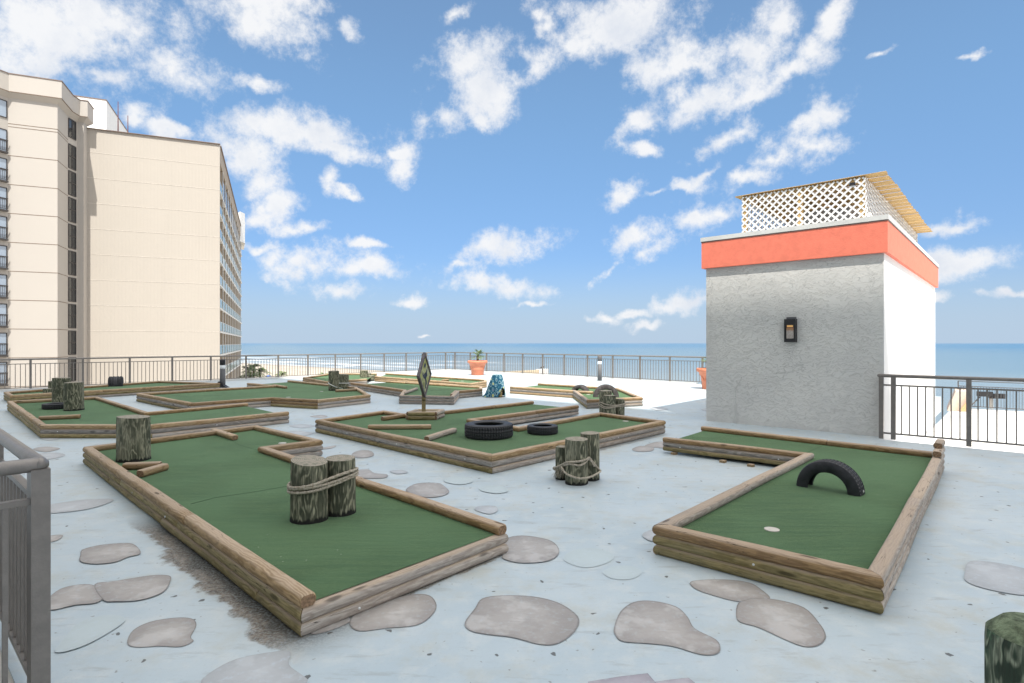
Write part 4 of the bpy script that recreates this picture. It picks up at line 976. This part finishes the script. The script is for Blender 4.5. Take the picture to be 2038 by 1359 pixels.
# near left stairwell guard: two runs meeting at a corner
cn = Vector((-2.06, 2.48, 0))
railing('railing', 'nearest balustrade at the left edge, the side running away along the stairwell', cn, cn + DB * 4.9, [0.10, 1.25, 2.5, 3.75, 4.9], 0.105, tr=.031, ps=.05, H=1.105, group='stairwell guard rails')
railing('railing', 'nearest balustrade at the left edge, the short front side turning out of the picture', cn - DA * 0.0, cn - DA * 2.3, [0.0, 1.25, 2.3], 0.112, tr=.031, ps=.066, H=1.1035, group='stairwell guard rails')
# stairwell beside it
sw = thing('stairwell', 'sunken concrete stairwell behind the nearest left balustrade', 'stairwell', AB(-1, 5.5, -0.4), None)
MB().prism([AB(.40, 3.2), AB(.46, 3.2), AB(.46, 8.2), AB(.40, 8.2)], -3, -.01).build('side_wall', 'concrete', sw)
MB().prism([AB(-2.6, 3.22), AB(.40, 3.22), AB(.40, 3.3), AB(-2.6, 3.3)], -3, -.012).build('side_wall', 'concrete', sw)
st = MB()
for i in range(9): st.prism([AB(-2.5, 3.32 + i * .28), AB(.38, 3.32 + i * .28), AB(.38, 3.60 + i * .28), AB(-2.5, 3.60 + i * .28)], -3, -.25 - .17 * i)
st.build('steps', 'concrete', sw)
# ---------------------------------------------------------------- tower with lattice enclosure
TA0, TA1, TB0, TB1 = 11.45, 19.55, 1.70, 4.80
tw_ = thing('stair_tower', 'square grey stucco stair tower with coral band and white right flank', 'tower', AB(15.5, 3.25))
poly = [AB(TA0, TB0), AB(TA1, TB0), AB(TA1, TB1), AB(TA0, TB1)]
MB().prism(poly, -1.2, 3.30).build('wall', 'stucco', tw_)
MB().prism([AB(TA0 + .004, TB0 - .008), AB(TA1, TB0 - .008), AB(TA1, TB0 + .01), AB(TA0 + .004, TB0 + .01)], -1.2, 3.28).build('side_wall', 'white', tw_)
def ring(a0, a1, b0, b1): return [AB(a0, b0), AB(a1, b0), AB(a1, b1), AB(a0, b1)]
MB().prism(ring(TA0 - .07, TA1 + .07, TB0 - .07, TB1 + .07), 3.14, 3.69).build('coral_band', 'coral', tw_)
MB().prism(ring(TA0 - .085, TA1 + .085, TB0 - .085, TB1 + .085), 3.693, 3.775).build('roof_cap', 'cap', tw_)
MB().prism(ring(TA0 - .078, TA1 + .078, TB0 - .078, TB1 + .078), 3.672, 3.70).build('drip_edge', 'fascia', tw_)
sk = MB()
sk.beam(AB(TA0 - .005, 4.2, .02), AB(TA0 - .005, 4.2, .72), .018, .018); sk.beam(AB(TA0 - .005, 4.2, .70), AB(TA0 - .005, 4.08, .92), .014, .014)
sk.build('conduit', 'stucco', tw_)
lb = 3.775; lt = 4.60
le = thing('lattice_enclosure', 'white lattice screen with yellow pine slat roof on top of the tower', 'screen', AB(15.6, 3.2, lb))
LA0, LA1, LB0, LB1 = TA0 + .36, TA1 - .62, TB0 + .33, TB0 + 2.50
def lattice(p, q, z0, z1, nrm_):
    p = Vector(p); q = Vector(q); d = (q - p).normalized(); L = (q - p).length; H = z1 - z0; b = MB()
    for sgn, off in ((1, .004), (-1, -.004)):
        c = -H - .1
        while c < L + H:
            # line s = c' +- z ; clip to [0,L]x[0,H]
            if sgn > 0: za = max(0, -c); zb = min(H, L - c); f = lambda z: c + z
            else: za = max(0, c - L); zb = min(H, c); f = lambda z: c - z
            if zb - za > .02:
                s0, s1 = f(za), f(zb)
                A_ = p + d * s0 + Vector((0, 0, z0 + za)) + nrm_ * off; B_ = p + d * s1 + Vector((0, 0, z0 + zb)) + nrm_ * off
                t = (B_ - A_).normalized(); w = t.cross(nrm_).normalized() * .0155
                th = nrm_ * .003
                b.add([A_ - w - th, A_ + w - th, B_ + w - th, B_ - w - th, A_ - w + th, A_ + w + th, B_ + w + th, B_ - w + th],
                      [(0, 1, 2, 3), (7, 6, 5, 4), (0, 4, 5, 1), (2, 6, 7, 3), (1, 5, 6, 2), (0, 3, 7, 4)])
            c += .137
    return b
lattice(AB(LA0, LB1), AB(LA0, LB0), lb, lt - .02, -DA).build('lattice_panel', 'lattice', le)
lattice(AB(LA0, LB0), AB(LA1, LB0), lb, lt - .02, -DB).build('lattice_panel', 'lattice', le)
lattice(AB(LA1, LB0), AB(LA1, LB1), lb, lt - .02, DA).build('lattice_panel', 'lattice', le)
lattice(AB(LA1, LB1), AB(LA0, LB1), lb, lt - .02, DB).build('lattice_panel', 'lattice', le)
ins = .05
for (a_, b_) in ((LA0 + ins, LB0 + ins), (LA0 + ins, LB1 - ins), (LA1 - ins, LB0 + ins), (LA1 - ins, LB1 - ins), ((LA0 + LA1) / 2, LB0 + ins), ((LA0 + LA1) / 2, LB1 - ins), (LA0 + ins, (LB0 + LB1) / 2)):
    MB().prism([AB(a_ - .04, b_ - .04), AB(a_ + .04, b_ - .04), AB(a_ + .04, b_ + .04), AB(a_ - .04, b_ + .04)], lb, lt - .085).build('frame_post', 'pine', le)
bb = MB()
for (a0, b0, a1, b1) in ((LA0 + ins, LB0, LA0 + ins, LB1), (LA1 - ins, LB0, LA1 - ins, LB1)): bb.beam(AB(a0, b0, lt - .045), AB(a1, b1, lt - .045), .04, .075)
for b_ in (LB0 + ins, (LB0 + LB1) / 2, LB1 - ins): bb.beam(AB(LA0 + .08, b_, lt - .05), AB(LA1 - .08, b_, lt - .05), .038, .065)
bb.build('roof_beam', 'pine', le)
sl_ = MB(); a_ = LA0 + .055; i = 0
while a_ < LA1 + .18:
    zz_ = lt + .012 + .007 * (i % 2); s0_, s1_ = AB(a_, LB0 - .30 - random.uniform(0, .03), zz_), AB(a_, LB1 + .14, zz_); i += 1
    timber(le, s0_, s1_, 'pine', 'roof_slat', sc=(1.62, .22)); a_ += .182
MB().box(AB(LA0 - .012, LB0 + .20, lt - .115), (.10, .008, .055), math.atan2(-DB.y, -DB.x), up=None).build('tag_plate', 'black', le)
un = thing('air_unit', 'grey metal roof unit seen through the lattice', 'air unit', AB(14.3, 3.0, lb))
MB().box(AB(13.4, 3.0, lb + .26), (1.4, 1.1, .5), R(48)).build('casing', 'duct', un)
MB().lathe([(.3, 0), (.3, .1), (.25, .12)], AB(13.4, 3.0, lb + .51), 20).build('fan_cowl', 'duct', un)
# wall lamp
wl = thing('wall_lamp', 'black box wall lamp with glowing amber band on the grey tower wall', 'lamp', AB(TA0, 3.16, 1.835))
wa = math.atan2(-DB.y, -DB.x)
fp = AB(TA0 - .055, 3.16, 1.835)
MB().box(AB(TA0 - .008, 3.16, 1.87), (.17, .016, .44), wa).build('back_plate', 'greymetal', wl)
k = MB(); k.box(fp + Vector((0, 0, .20)), (.20, .11, .03), wa); k.box(fp + Vector((0, 0, -.205)), (.20, .11, .02), wa)
for s in (-1, 1): k.box(fp - DB * (s * .0905) + Vector((0, 0, -.003)), (.019, .108, .384), wa)
k.box(fp - DA * .043 + Vector((0, 0, .145)), (.162, .02, .08), wa); k.box(fp - DA * .043 + Vector((0, 0, -.175)), (.162, .02, .04), wa)
k.build('housing', 'black', wl)
ml, N = mat('amber_lamp', 0.4); setc(N, 'Base Color', (0.8, 0.45, 0.15)); setc(N, 'Emission Color', (1.0, 0.55, 0.18)); setc(N, 'Emission Strength', 0.12)
M['amber'] = ml
MB().box(fp - DA * .035 + Vector((0, 0, .085)), (.105, .012, .035), wa).build('lamp_band', 'amber', wl)
MB().box(fp - DA * .030 + Vector((0, 0, .085)), (.162, .012, .05), wa).build('lamp_holder', 'black', wl)
ml, N = mat('lamp_glass', 0.25); o = objc(N); zz = N.n('SeparateXYZ', {0: o}).outputs[2]
c = N.mix(N.mr(N.noise(o, 40, 3).outputs[0], .4, .6), (0.36, 0.31, 0.28), (0.46, 0.42, 0.38)); c = N.mix(N.mr(zz, -.02, .03), c, (0.36, 0.19, 0.10)); setc(N, 'Base Color', c); M['lampglass'] = ml
MB().box(fp - DA * .030 + Vector((0, 0, -.045)), (.125, .016, .205), wa).build('lamp_glass', 'lampglass', wl)
MB().box(fp - DA * .022 + Vector((0, 0, -.045)), (.162, .012, .21), wa).build('lamp_inner', 'black', wl)
# ---------------------------------------------------------------- bollard lights
def bollard(q, h, r, label, wedge):
    q = Vector(q); root = thing('bollard_light', label, 'bollard light', q, 'bollard lights on the deck')
    MB().lathe([(r, 0), (r, h * .66)], q, 20).build('body', 'greymetal', root)
    MB().lathe([(r * .93, h * .66), (r * .93, h * .80)], q, 20).build('lens', 'lens', root)
    MB().lathe([(r * 1.04, h * .80), (r * 1.04, h * .985), (r * .9, h)], q, 20).build('cap', 'black' if wedge else 'greymetal', root)
    if wedge:
        MB().add([q + Vector(v) for v in ((-.1, -.16, 0), (.24, -.16, 0), (.24, .05, 0), (-.1, .05, 0), (-.1, -.16, .22), (-.1, .05, .22))], [(0, 3, 2, 1), (0, 1, 4), (3, 5, 2), (0, 4, 5, 3), (1, 2, 5, 4)]).build('base_wedge', 'black', root)
bollard(P(443, 771), 1.02, .095, 'dark bollard light with black cap and white lens at the left railing', True)
bollard(P(1193.5, 757.5), 1.06, .095, 'grey bollard light beside the far sea-facing railing', False)
# ---------------------------------------------------------------- things on and beyond the lower roof
railing('roof_fence', 'thin light fence at the far edge of the lower roof', AB(24.65, 1.5), AB(24.0, -22), [2.0 * i for i in range(12)], 0.075, zoff=-.62, H=.95, tr=.015, ps=.035, bs=.014, mt='greymetal', group='fences beyond the deck')
q = PD(1908, 806, 18.6)
wd = thing('peach_ramp', 'peach and orange sloped block on the lower roof behind the right balustrade', 'ramp', Vector((q.x, q.y, -.62)))
a1, a2, a3, a4 = PD(1885, 808, 18.6), PD(1902, 779, 18.6), PD(1931, 779, 18.6), PD(1931, 808, 18.6)
for v in (a1, a2, a3, a4):
    pass
bk = Vector((.9, 1.2, 0)); lo = -.61
f_ = [Vector((a1.x, a1.y, lo)), Vector((a2.x, a2.y, a2.z)), Vector((a3.x, a3.y, a3.z)), Vector((a4.x, a4.y, lo))]
MB().add(f_ + [v + bk for v in f_], [(0, 3, 2, 1), (4, 5, 6, 7), (0, 1, 5, 4), (1, 2, 6, 5), (2, 3, 7, 6), (0, 4, 7, 3)]).build('block', 'peach', wd)
g_ = [PD(1908, 808, 18.45), PD(1931, 791, 18.45), PD(1931, 808, 18.45)]; g_[0].z = lo + .003; g_[2].z = lo + .003
g2 = [PD(1908, 808, 18.57), PD(1931, 791, 18.57), PD(1931, 808, 18.57)]; g2[0].z = lo + .003; g2[2].z = lo + .003
MB().add(g_ + g2, [(0, 2, 1), (3, 4, 5), (0, 1, 4, 3), (1, 2, 5, 4), (0, 3, 5, 2)]).build('side_panel', 'orange', wd)
sg2 = thing('floodlight_post', 'pale post carrying two dark floodlights behind the right balustrade', 'floodlight', PD(1973, 812, 19.0))
MB().tube([PD(1973, 813, 19), PD(1973, 784, 19)], .055, 10).build('post', 'cap', sg2)
MB().tube([PD(1932, 808, 19), PD(1950, 790, 19)], .02, 8).build('brace', 'greymetal', sg2)
for uu, vv in ((1960, 784), (1984, 788)):
    q = PD(uu, vv, 18.9); MB().box(q, (.40, .16, .16), R(-12)).build('lamp_head', 'black', sg2)
# ---------------------------------------------------------------- cream block wall and birds beyond the far railing
w0, w1 = Vector((-2.52, 58.5, 0)), Vector((3.06, 64.0, 0)); dw = (w1 - w0).normalized(); nb = Vector((-dw.y, dw.x, 0))
bw = thing('block_wall', 'cream block wall with a white end pier beyond the far railing', 'wall', w0.lerp(w1, .5) + Vector((0, 0, -11.5)))
M['blockwall'] = flat('cream_blocks', (0.60, 0.50, 0.36), 0.85, 0.15, var=.08, sc=1.5)
MB().prism([w0, w1, w1 + nb * .3, w0 + nb * .3], -11.5, -1.4).build('wall', 'blockwall', bw)
MB().prism([w1, w1 + dw * 1.5, w1 + dw * 1.5 + nb * .5, w1 + nb * .5], -11.5, -1.33).build('end_pier', 'white', bw)
for i, (uu, lab) in enumerate(((1081, 'dark bird on the white end pier, on the left'), (1085.5, 'dark bird on the white end pier, on the right'))):
    q = PD(uu, 735, 64.3); q.z = -1.33
    q = Vector((w1 + dw * (.45 + .35 * i) + nb * .2)); q.z = -1.33; bd = MB()
    bd.tube([q + Vector((-.10, 0, .10)), q + Vector((-.03, 0, .13)), q + Vector((.08, 0, .19)), q + Vector((.13, 0, .27)), q + Vector((.15, 0, .30))], .055, 10, taper=[.2, .9, 1.2, .6, .5])
    bd.tube([q + Vector((-.08, 0, .11)), q + Vector((-.26, 0, .05))], .03, 6, taper=[1, .3]); bd.tube([q + Vector((.15, 0, .30)), q + Vector((.24, 0, .28))], .014, 5, taper=[1, .2])
    for s in (-.02, .02): bd.tube([q + Vector((.02, s, 0)), q + Vector((.03, s, .13))], .006, 4)
    tag(bd.build('bird', 'black', None, q), lab, 'bird', 'birds on the end pier')
# ---------------------------------------------------------------- left apartment building
RD = Vector((0.9205, 0.3907, 0)); D2 = Vector((-0.3907, 0.9205, 0))
bl = thing('apartment_building', 'tall cream apartment block filling the left side beyond the railing', 'building', Vector((-42, 62, -11.5)))
Q = Vector((-33.4, 65, 0)); GZ = -11.5; WT = 24.3
W0 = Q - RD * 13.6
# solid body with the blank ribbed wall
body = [Q, Q + D2 * 1.2, Q + D2 * 1.2 - RD * 1.6, Q + D2 * 54 - RD * 1.6, Q + D2 * 54 - RD * 18, W0 - RD * 4.4]
MB().prism([Q, Q + D2 * .6, Q + D2 * .6 - RD * 18, W0 - RD * 4.4], GZ, WT).build('end_wall', 'creamrib', bl)
MB().prism([Q - RD * 1.7 + D2 * .6, Q - RD * 1.7 + D2 * 54, Q - RD * 18 + D2 * 54, Q - RD * 18 + D2 * .6], GZ, WT - .02).build('recessed_wall', 'beige', bl)
jl = MB()
for k in range(-5, 8):
    z = 2.94 + 2.7 * k
    jl.beam(Q + D2 * -.012 + Vector((0, 0, z)) - RD * .02, W0 + D2 * -.012 + Vector((0, 0, z)), .010, .06)
jl.build('wall_joints', 'jointlight', bl)
MB().beam(Q - D2 * .03 + Vector((0, 0, WT + .04)) + RD * .06, W0 - RD * 1 - D2 * .03 + Vector((0, 0, WT + .03)), .3, .06).build('coping', 'fascia', bl)
# balcony side
bay = 54.0 / 12
MB().prism([Q + D2 * .6, Q + D2 * 54, Q + D2 * 54 - RD * 1.7, Q + D2 * .6 - RD * 1.7], WT - 1.9, WT - .01).build('parapet', 'beige', bl)
MB().beam(Q + D2 * .6 + RD * .02 + Vector((0, 0, WT + .04)), Q + D2 * 54 + RD * .02 + Vector((0, 0, WT + .04)), .2, .10).build('coping', 'fascia', bl)
for b_ in range(1, 12):
    MB().prism([Q + D2 * (bay * b_ + x) - RD * y for x, y in ((-.12, .03), (.12, .03), (.12, 1.7), (-.12, 1.7))], GZ, WT - 1.9).build('fin_wall', 'beige', bl)
    MB().prism([Q + D2 * (bay * b_ + x) - RD * y for x, y in ((-.14, .0), (-.14, -.05), (.14, -.05), (.14, .0))][::-1], GZ, WT - 1.9).build('fin_edge', 'slabwhite', bl)
fl = [2.94 + 2.7 * k for k in range(-5, 8)]
for z in fl[:-1]:
    MB().prism([Q + D2 * .6 + RD * .03, Q + D2 * 54 + RD * .03, Q + D2 * 54 - RD * 1.7, Q + D2 * .6 - RD * 1.7], z - .13, z + .07).build('balcony_slab', 'slabwhite', bl)
rest = MB(); cnt = 0
for bi in range(12):
    for fi, z in enumerate(fl[:-1]):
        s0 = .6 if bi == 0 else bay * bi + .12; s1 = bay * (bi + 1) - .12
        if fi == len(fl) - 2 and bi >= 1:
            MB().prism([Q + D2 * s0 - RD * .05, Q + D2 * s1 - RD * .05, Q + D2 * s1 - RD * .12, Q + D2 * s0 - RD * .12], z + .07, z + 2.5 - .1).build('window', 'darkglass', bl); continue
        if fi < 3: continue
        if cnt < 100:
            o = MB().prism([Q + D2 * s0 - RD * .02, Q + D2 * s1 - RD * .02, Q + D2 * s1 - RD * .05, Q + D2 * s0 - RD * .05], z + .12, z + 1.12).build('balcony_glass', 'tealglass', bl)
            r_ = MB().beam(Q + D2 * s0 - RD * .035 + Vector((0, 0, z + 1.15)), Q + D2 * s1 - RD * .035 + Vector((0, 0, z + 1.15)), .06, .05); r_.build('top_rail', 'slabwhite', o)
        else: rest.prism([Q + D2 * s0 - RD * .02, Q + D2 * s1 - RD * .02, Q + D2 * s1 - RD * .05, Q + D2 * s0 - RD * .05], z + .12, z + 1.12)
        cnt += 1
        if cnt <= 100: MB().prism([Q + D2 * (s0 + .9) - RD * 1.66, Q + D2 * (s1 - .7) - RD * 1.66, Q + D2 * (s1 - .7) - RD * 1.72, Q + D2 * (s0 + .9) - RD * 1.72], z + .1, z + 2.15).build('balcony_door', 'darkglass', bl)
if rest.v: tag(rest.build('balcony_glass', 'tealglass', bl), kind='stuff')
# projecting bay at the left
P1 = Vector((-47.05, 53.1, 0)); P2 = P1 + RD * 3.75; P3 = P2 + D2 * 3.0; P4 = Vector((-44.95, 58.8, 0)); P5 = P4 + RD * .55; P6 = P5 + D2 * 1.2
Pm = P1 - Vector((.34, .94, 0)) * 5.0
fp_ = [Pm, P1, P2, P3, P4, P5, P6, P6 - RD * 14, Pm - RD * 6]
TT = 26.6
MB().prism(fp_, GZ, TT - 2.1).build('bay_wall', 'cream', bl)
jd = MB()
def strip(b, a_, c_, z, h=.05, out=.012):
    d = (c_ - a_).normalized(); nn = Vector((d.y, -d.x, 0)); b.prism([a_ + nn * out, c_ + nn * out, c_ - nn * .05, a_ - nn * .05], z - h / 2, z + h / 2)
for k in range(-5, 8):
    z = 2.94 + 2.7 * k
    for a_, c_ in ((P1, P2), (P2, P3)): strip(jd, a_, c_, z, .055)
    if k == 7:
        for a_, c_ in ((P1, P2), (P2, P3)): strip(jd, a_, c_, z + .28, .06)
jd.build('bay_joints', 'joint', bl)
def offs(pts, d):
    out = []; n = len(pts)
    for i in range(n):
        a_, b_, c_ = pts[i - 1], pts[i], pts[(i + 1) % n]
        d0 = (b_ - a_).normalized(); d1 = (c_ - b_).normalized(); n0 = Vector((d0.y, -d0.x, 0)); n1 = Vector((d1.y, -d1.x, 0))
        m_ = (n0 + n1); m_ = m_ / max(.3, m_.dot(n0)) if m_.length > .01 else n0
        out.append(b_ + m_ * d)
    return out
o_ = offs(fp_, .45); par = MB(); n = len(fp_)
par.prism(o_, TT - 1.6, TT, 0)
par.add([(v.x, v.y, TT - 2.1) for v in fp_] + [(v.x, v.y, TT - 1.6) for v in o_], [(i, (i + 1) % n, (i + 1) % n + n, i + n) for i in range(n)])
par.build('bay_parapet', 'cream', bl)
cp = MB(); oo = offs(fp_, .50)
cp.prism(oo, TT, TT + .08); cp.build('coping', 'fascia', bl)
lp_ = MB()
for i in range(0, 5): strip(lp_, o_[i], o_[i + 1], TT - 1.62, .06)
lp_.build('parapet_dark_strip', 'joint', bl)  # dark strip along the lower edge of the parapet
def window(a_, c_, z0, z1, glassm, mull=1, trans=0, rails=False, nm='window'):
    d = (c_ - a_).normalized(); nn = Vector((d.y, -d.x, 0)); L = (c_ - a_).length
    fr_ = MB()
    for s in [0, L] + [L * (i + 1) / (mull + 1) for i in range(mull)]:
        p_ = a_ + d * s + nn * .03; fr_.beam(p_ + Vector((0, 0, z0)), p_ + Vector((0, 0, z1)), .07, .07)
    for z in [z0, z1] + ([z0 + (z1 - z0) * .52] if trans else []): fr_.beam(a_ + nn * .032 + Vector((0, 0, z)), c_ + nn * .032 + Vector((0, 0, z)), .06, .08)
    o = fr_.build(nm, 'frame', bl)
    MB().prism([a_ + nn * .02, c_ + nn * .02, c_ - nn * .02, a_ - nn * .02], z0, z1).build('pane', glassm, o)
    if rails:
        r_ = MB(); r_.beam(a_ + nn * .25 + Vector((0, 0, z0 + 1.05)), c_ + nn * .25 + Vector((0, 0, z0 + 1.05)), .05, .05); r_.beam(a_ + nn * .25 + Vector((0, 0, z0 + .1)), c_ + nn * .25 + Vector((0, 0, z0 + .1)), .05, .05)
        s = .1
        while s < L: r_.beam(a_ + nn * .25 + d * s + Vector((0, 0, z0 + .1)), a_ + nn * .25 + d * s + Vector((0, 0, z0 + 1.05)), .022, .022); s += .14
        r_.build('window_rail', 'frame', o)
wa0 = P3.lerp(P4, .05); wa1 = P3.lerp(P4, .82)
for k in range(-3, 7):
    z = 2.94 + 2.7 * k; window(wa0, wa1, z + .22, z + 2.62, 'darkglass', 1, 1)
window(wa0, wa1, 2.94 + 2.7 * 7 + .65, 2.94 + 2.7 * 7 + 2.5, 'darkglass', 1, 0)
wb0 = P1 - Vector((.34, .94, 0)) * 4.6; wb1 = P1 - Vector((.34, .94, 0)) * .12
for k in range(-3, 8):
    z = 2.94 + 2.7 * k
    if k == 7: window(wb0, wb1, z + .75, z + 2.3, 'skyglass', 2, 0)
    else: window(wb0, wb1, z + .25, z + 2.3, 'skyglass', 2, 1, True)
    if k < 7: MB().prism([wb0 + Vector((.94, -.34, 0)) * .3, wb1 + Vector((.94, -.34, 0)) * .3, wb1, wb0], z + .10, z + .24).build('sill_slab', 'frame', bl)
# roof-top plant rooms and masts
PH = Vector((-53.5, 75, 0))
MB().prism([PH, PH + D2 * 12.5, PH + D2 * 12.5 - RD * 12, PH - RD * 12], WT - .5, 33.6).build('plant_room', 'white', bl)
MB().prism([PH + (D2 - RD) * -.06 * 1, PH + D2 * 12.6 + RD * .06, PH + D2 * 12.6 - RD * 12, PH - RD * 12 - D2 * .06], 33.6, 33.72).build('coping', 'fascia', bl)
e2 = PD(487.5, 460, 112); e1 = PD(478, 460, 110)
MB().prism([e1, e2, e2 + Vector((-4, 8, 0)), e1 + Vector((-5, 6, 0))], WT - 3, 27.1).build('plant_room', 'white', bl)
for uu, vt, Y in ((235, 202, 68), (254.5, 230, 69)):
    t_ = PD(uu, vt, Y); MB().tube([Vector((t_.x, t_.y, WT - .2)), t_], .06, 8, taper=[1.4, .6]).build('mast', 'redpole', bl)
# ---------------------------------------------------------------- the hotel behind the camera, whose shade covers the near deck
hb = thing('hotel_building', 'tall hotel slab standing behind the deck and shading its near half', 'building', AB(-10, -7, -11.5))
MB().prism([AB(-2.7, -46), AB(-2.7, 31), AB(-20, 31), AB(-20, -46)][::1], -11.5, 39.0).build('tower_block', 'white', hb)
MB().prism([AB(-2.5, -29.5), AB(-2.5, 25.2), AB(22.7, 25.2), AB(21.3, 9.0), AB(20.9, 1.9), AB(10.9, 1.9), AB(10.8, -29.5)], -11.5, -3.1).build('podium', 'cream', hb)
# ---------------------------------------------------------------- beach palms and umbrellas
def palm(q, h, label, seed, nf=22, fl_=2.4, group='palm trees along the beach edge'):
    rn = random.Random(seed); q = Vector(q); root = thing('palm_tree', label, 'palm tree', q, group)
    top = q + Vector((rn.uniform(-.4, .4), rn.uniform(-.3, .3), h)); mid = q.lerp(top, .5) + Vector((rn.uniform(-.3, .3), 0, 0))
    MB().tube(catm([q, mid, top], 5), .17, 8, taper=[1.2] + [1.0] * 9 + [.8]).build('trunk', 'bark', root)
    cr = MB()
    for i in range(nf):
        a_ = rn.uniform(0, 6.28); e = rn.uniform(-.35, 1.2); d = Vector((math.cos(a_) * math.cos(e), math.sin(a_) * math.cos(e), math.sin(e))); L_ = fl_ * rn.uniform(.75, 1.1)
        m_ = 8; pts = [top + d * (L_ * j / m_) + Vector((0, 0, -.55 * L_ * (j / m_) ** 2)) for j in range(m_ + 1)]
        for j in range(m_):
            t = (pts[j + 1] - pts[j]).normalized(); sd = t.cross(Vector((0, 0, 1))).normalized()
            for s in (-1, 1):
                for e_ in (0, .5):
                    b0 = pts[j].lerp(pts[j + 1], e_); w = L_ * .26 * math.sin(math.pi * (j + e_ + .9) / (m_ + 1.4))
                    tip = b0 + sd * (s * w) + t * (w * .5) + Vector((0, 0, -.35 * w))
                    cr.add([b0, b0 + t * .10, tip], [(0, 1, 2)])
        cr.tube(pts, .02, 4)
    cr.build('crown', 'leaf' if seed % 2 else 'palmleaf', root)
for (uu, vt, Y, lab, sd) in ((497, 733, 112, 'dark palm touching the end of the apartment building', 1), (507, 729, 118, 'tallest palm of the dark clump beside the apartment building', 3), (515, 737, 108, 'lower palm on the right of the dark clump', 5),
                         (501, 745, 100, 'small palm at the foot of the dark clump', 7), (556, 743, 120, 'bright green palm standing alone behind the left railing', 2), (578, 752, 122, 'low palm top right of the lone bright palm', 4), (640, 745, 128, 'small palm top behind the left railing near the far greens', 6)):
    t_ = PD(uu, vt, Y); palm((t_.x, t_.y, -11.5), t_.z + 11.5 - .3, lab, sd, fl_=2.3 if sd % 2 else 1.9)
M['redcloth'] = flat('red_canvas', (0.35, 0.06, 0.09), .8, .2); M['bluecloth'] = flat('blue_canvas', (0.05, 0.12, 0.35), .8, .2)
for (uu, vt, Y, lab, mm) in ((613, 736, 190, 'dark red beach umbrella on the sand behind the left railing', 'redcloth'), (534, 739, 200, 'blue beach umbrella on the sand, left of the red one', 'bluecloth')):
    t_ = PD(uu, vt, Y); root = thing('beach_umbrella', lab, 'beach umbrella', (t_.x, t_.y, -12.3), 'beach umbrellas on the sand')
    zt = min(t_.z, -9.6)
    MB().tube([(t_.x, t_.y, -12.3), (t_.x, t_.y, zt)], .03, 6).build('pole', 'zinc', root)
    MB().lathe([(1.15, zt - .55), (1.05, zt - .45), (.6, zt - .15), (.02, zt)], (t_.x, t_.y, 0), 8, sm=False, cap=False).build('canopy', mm, root)
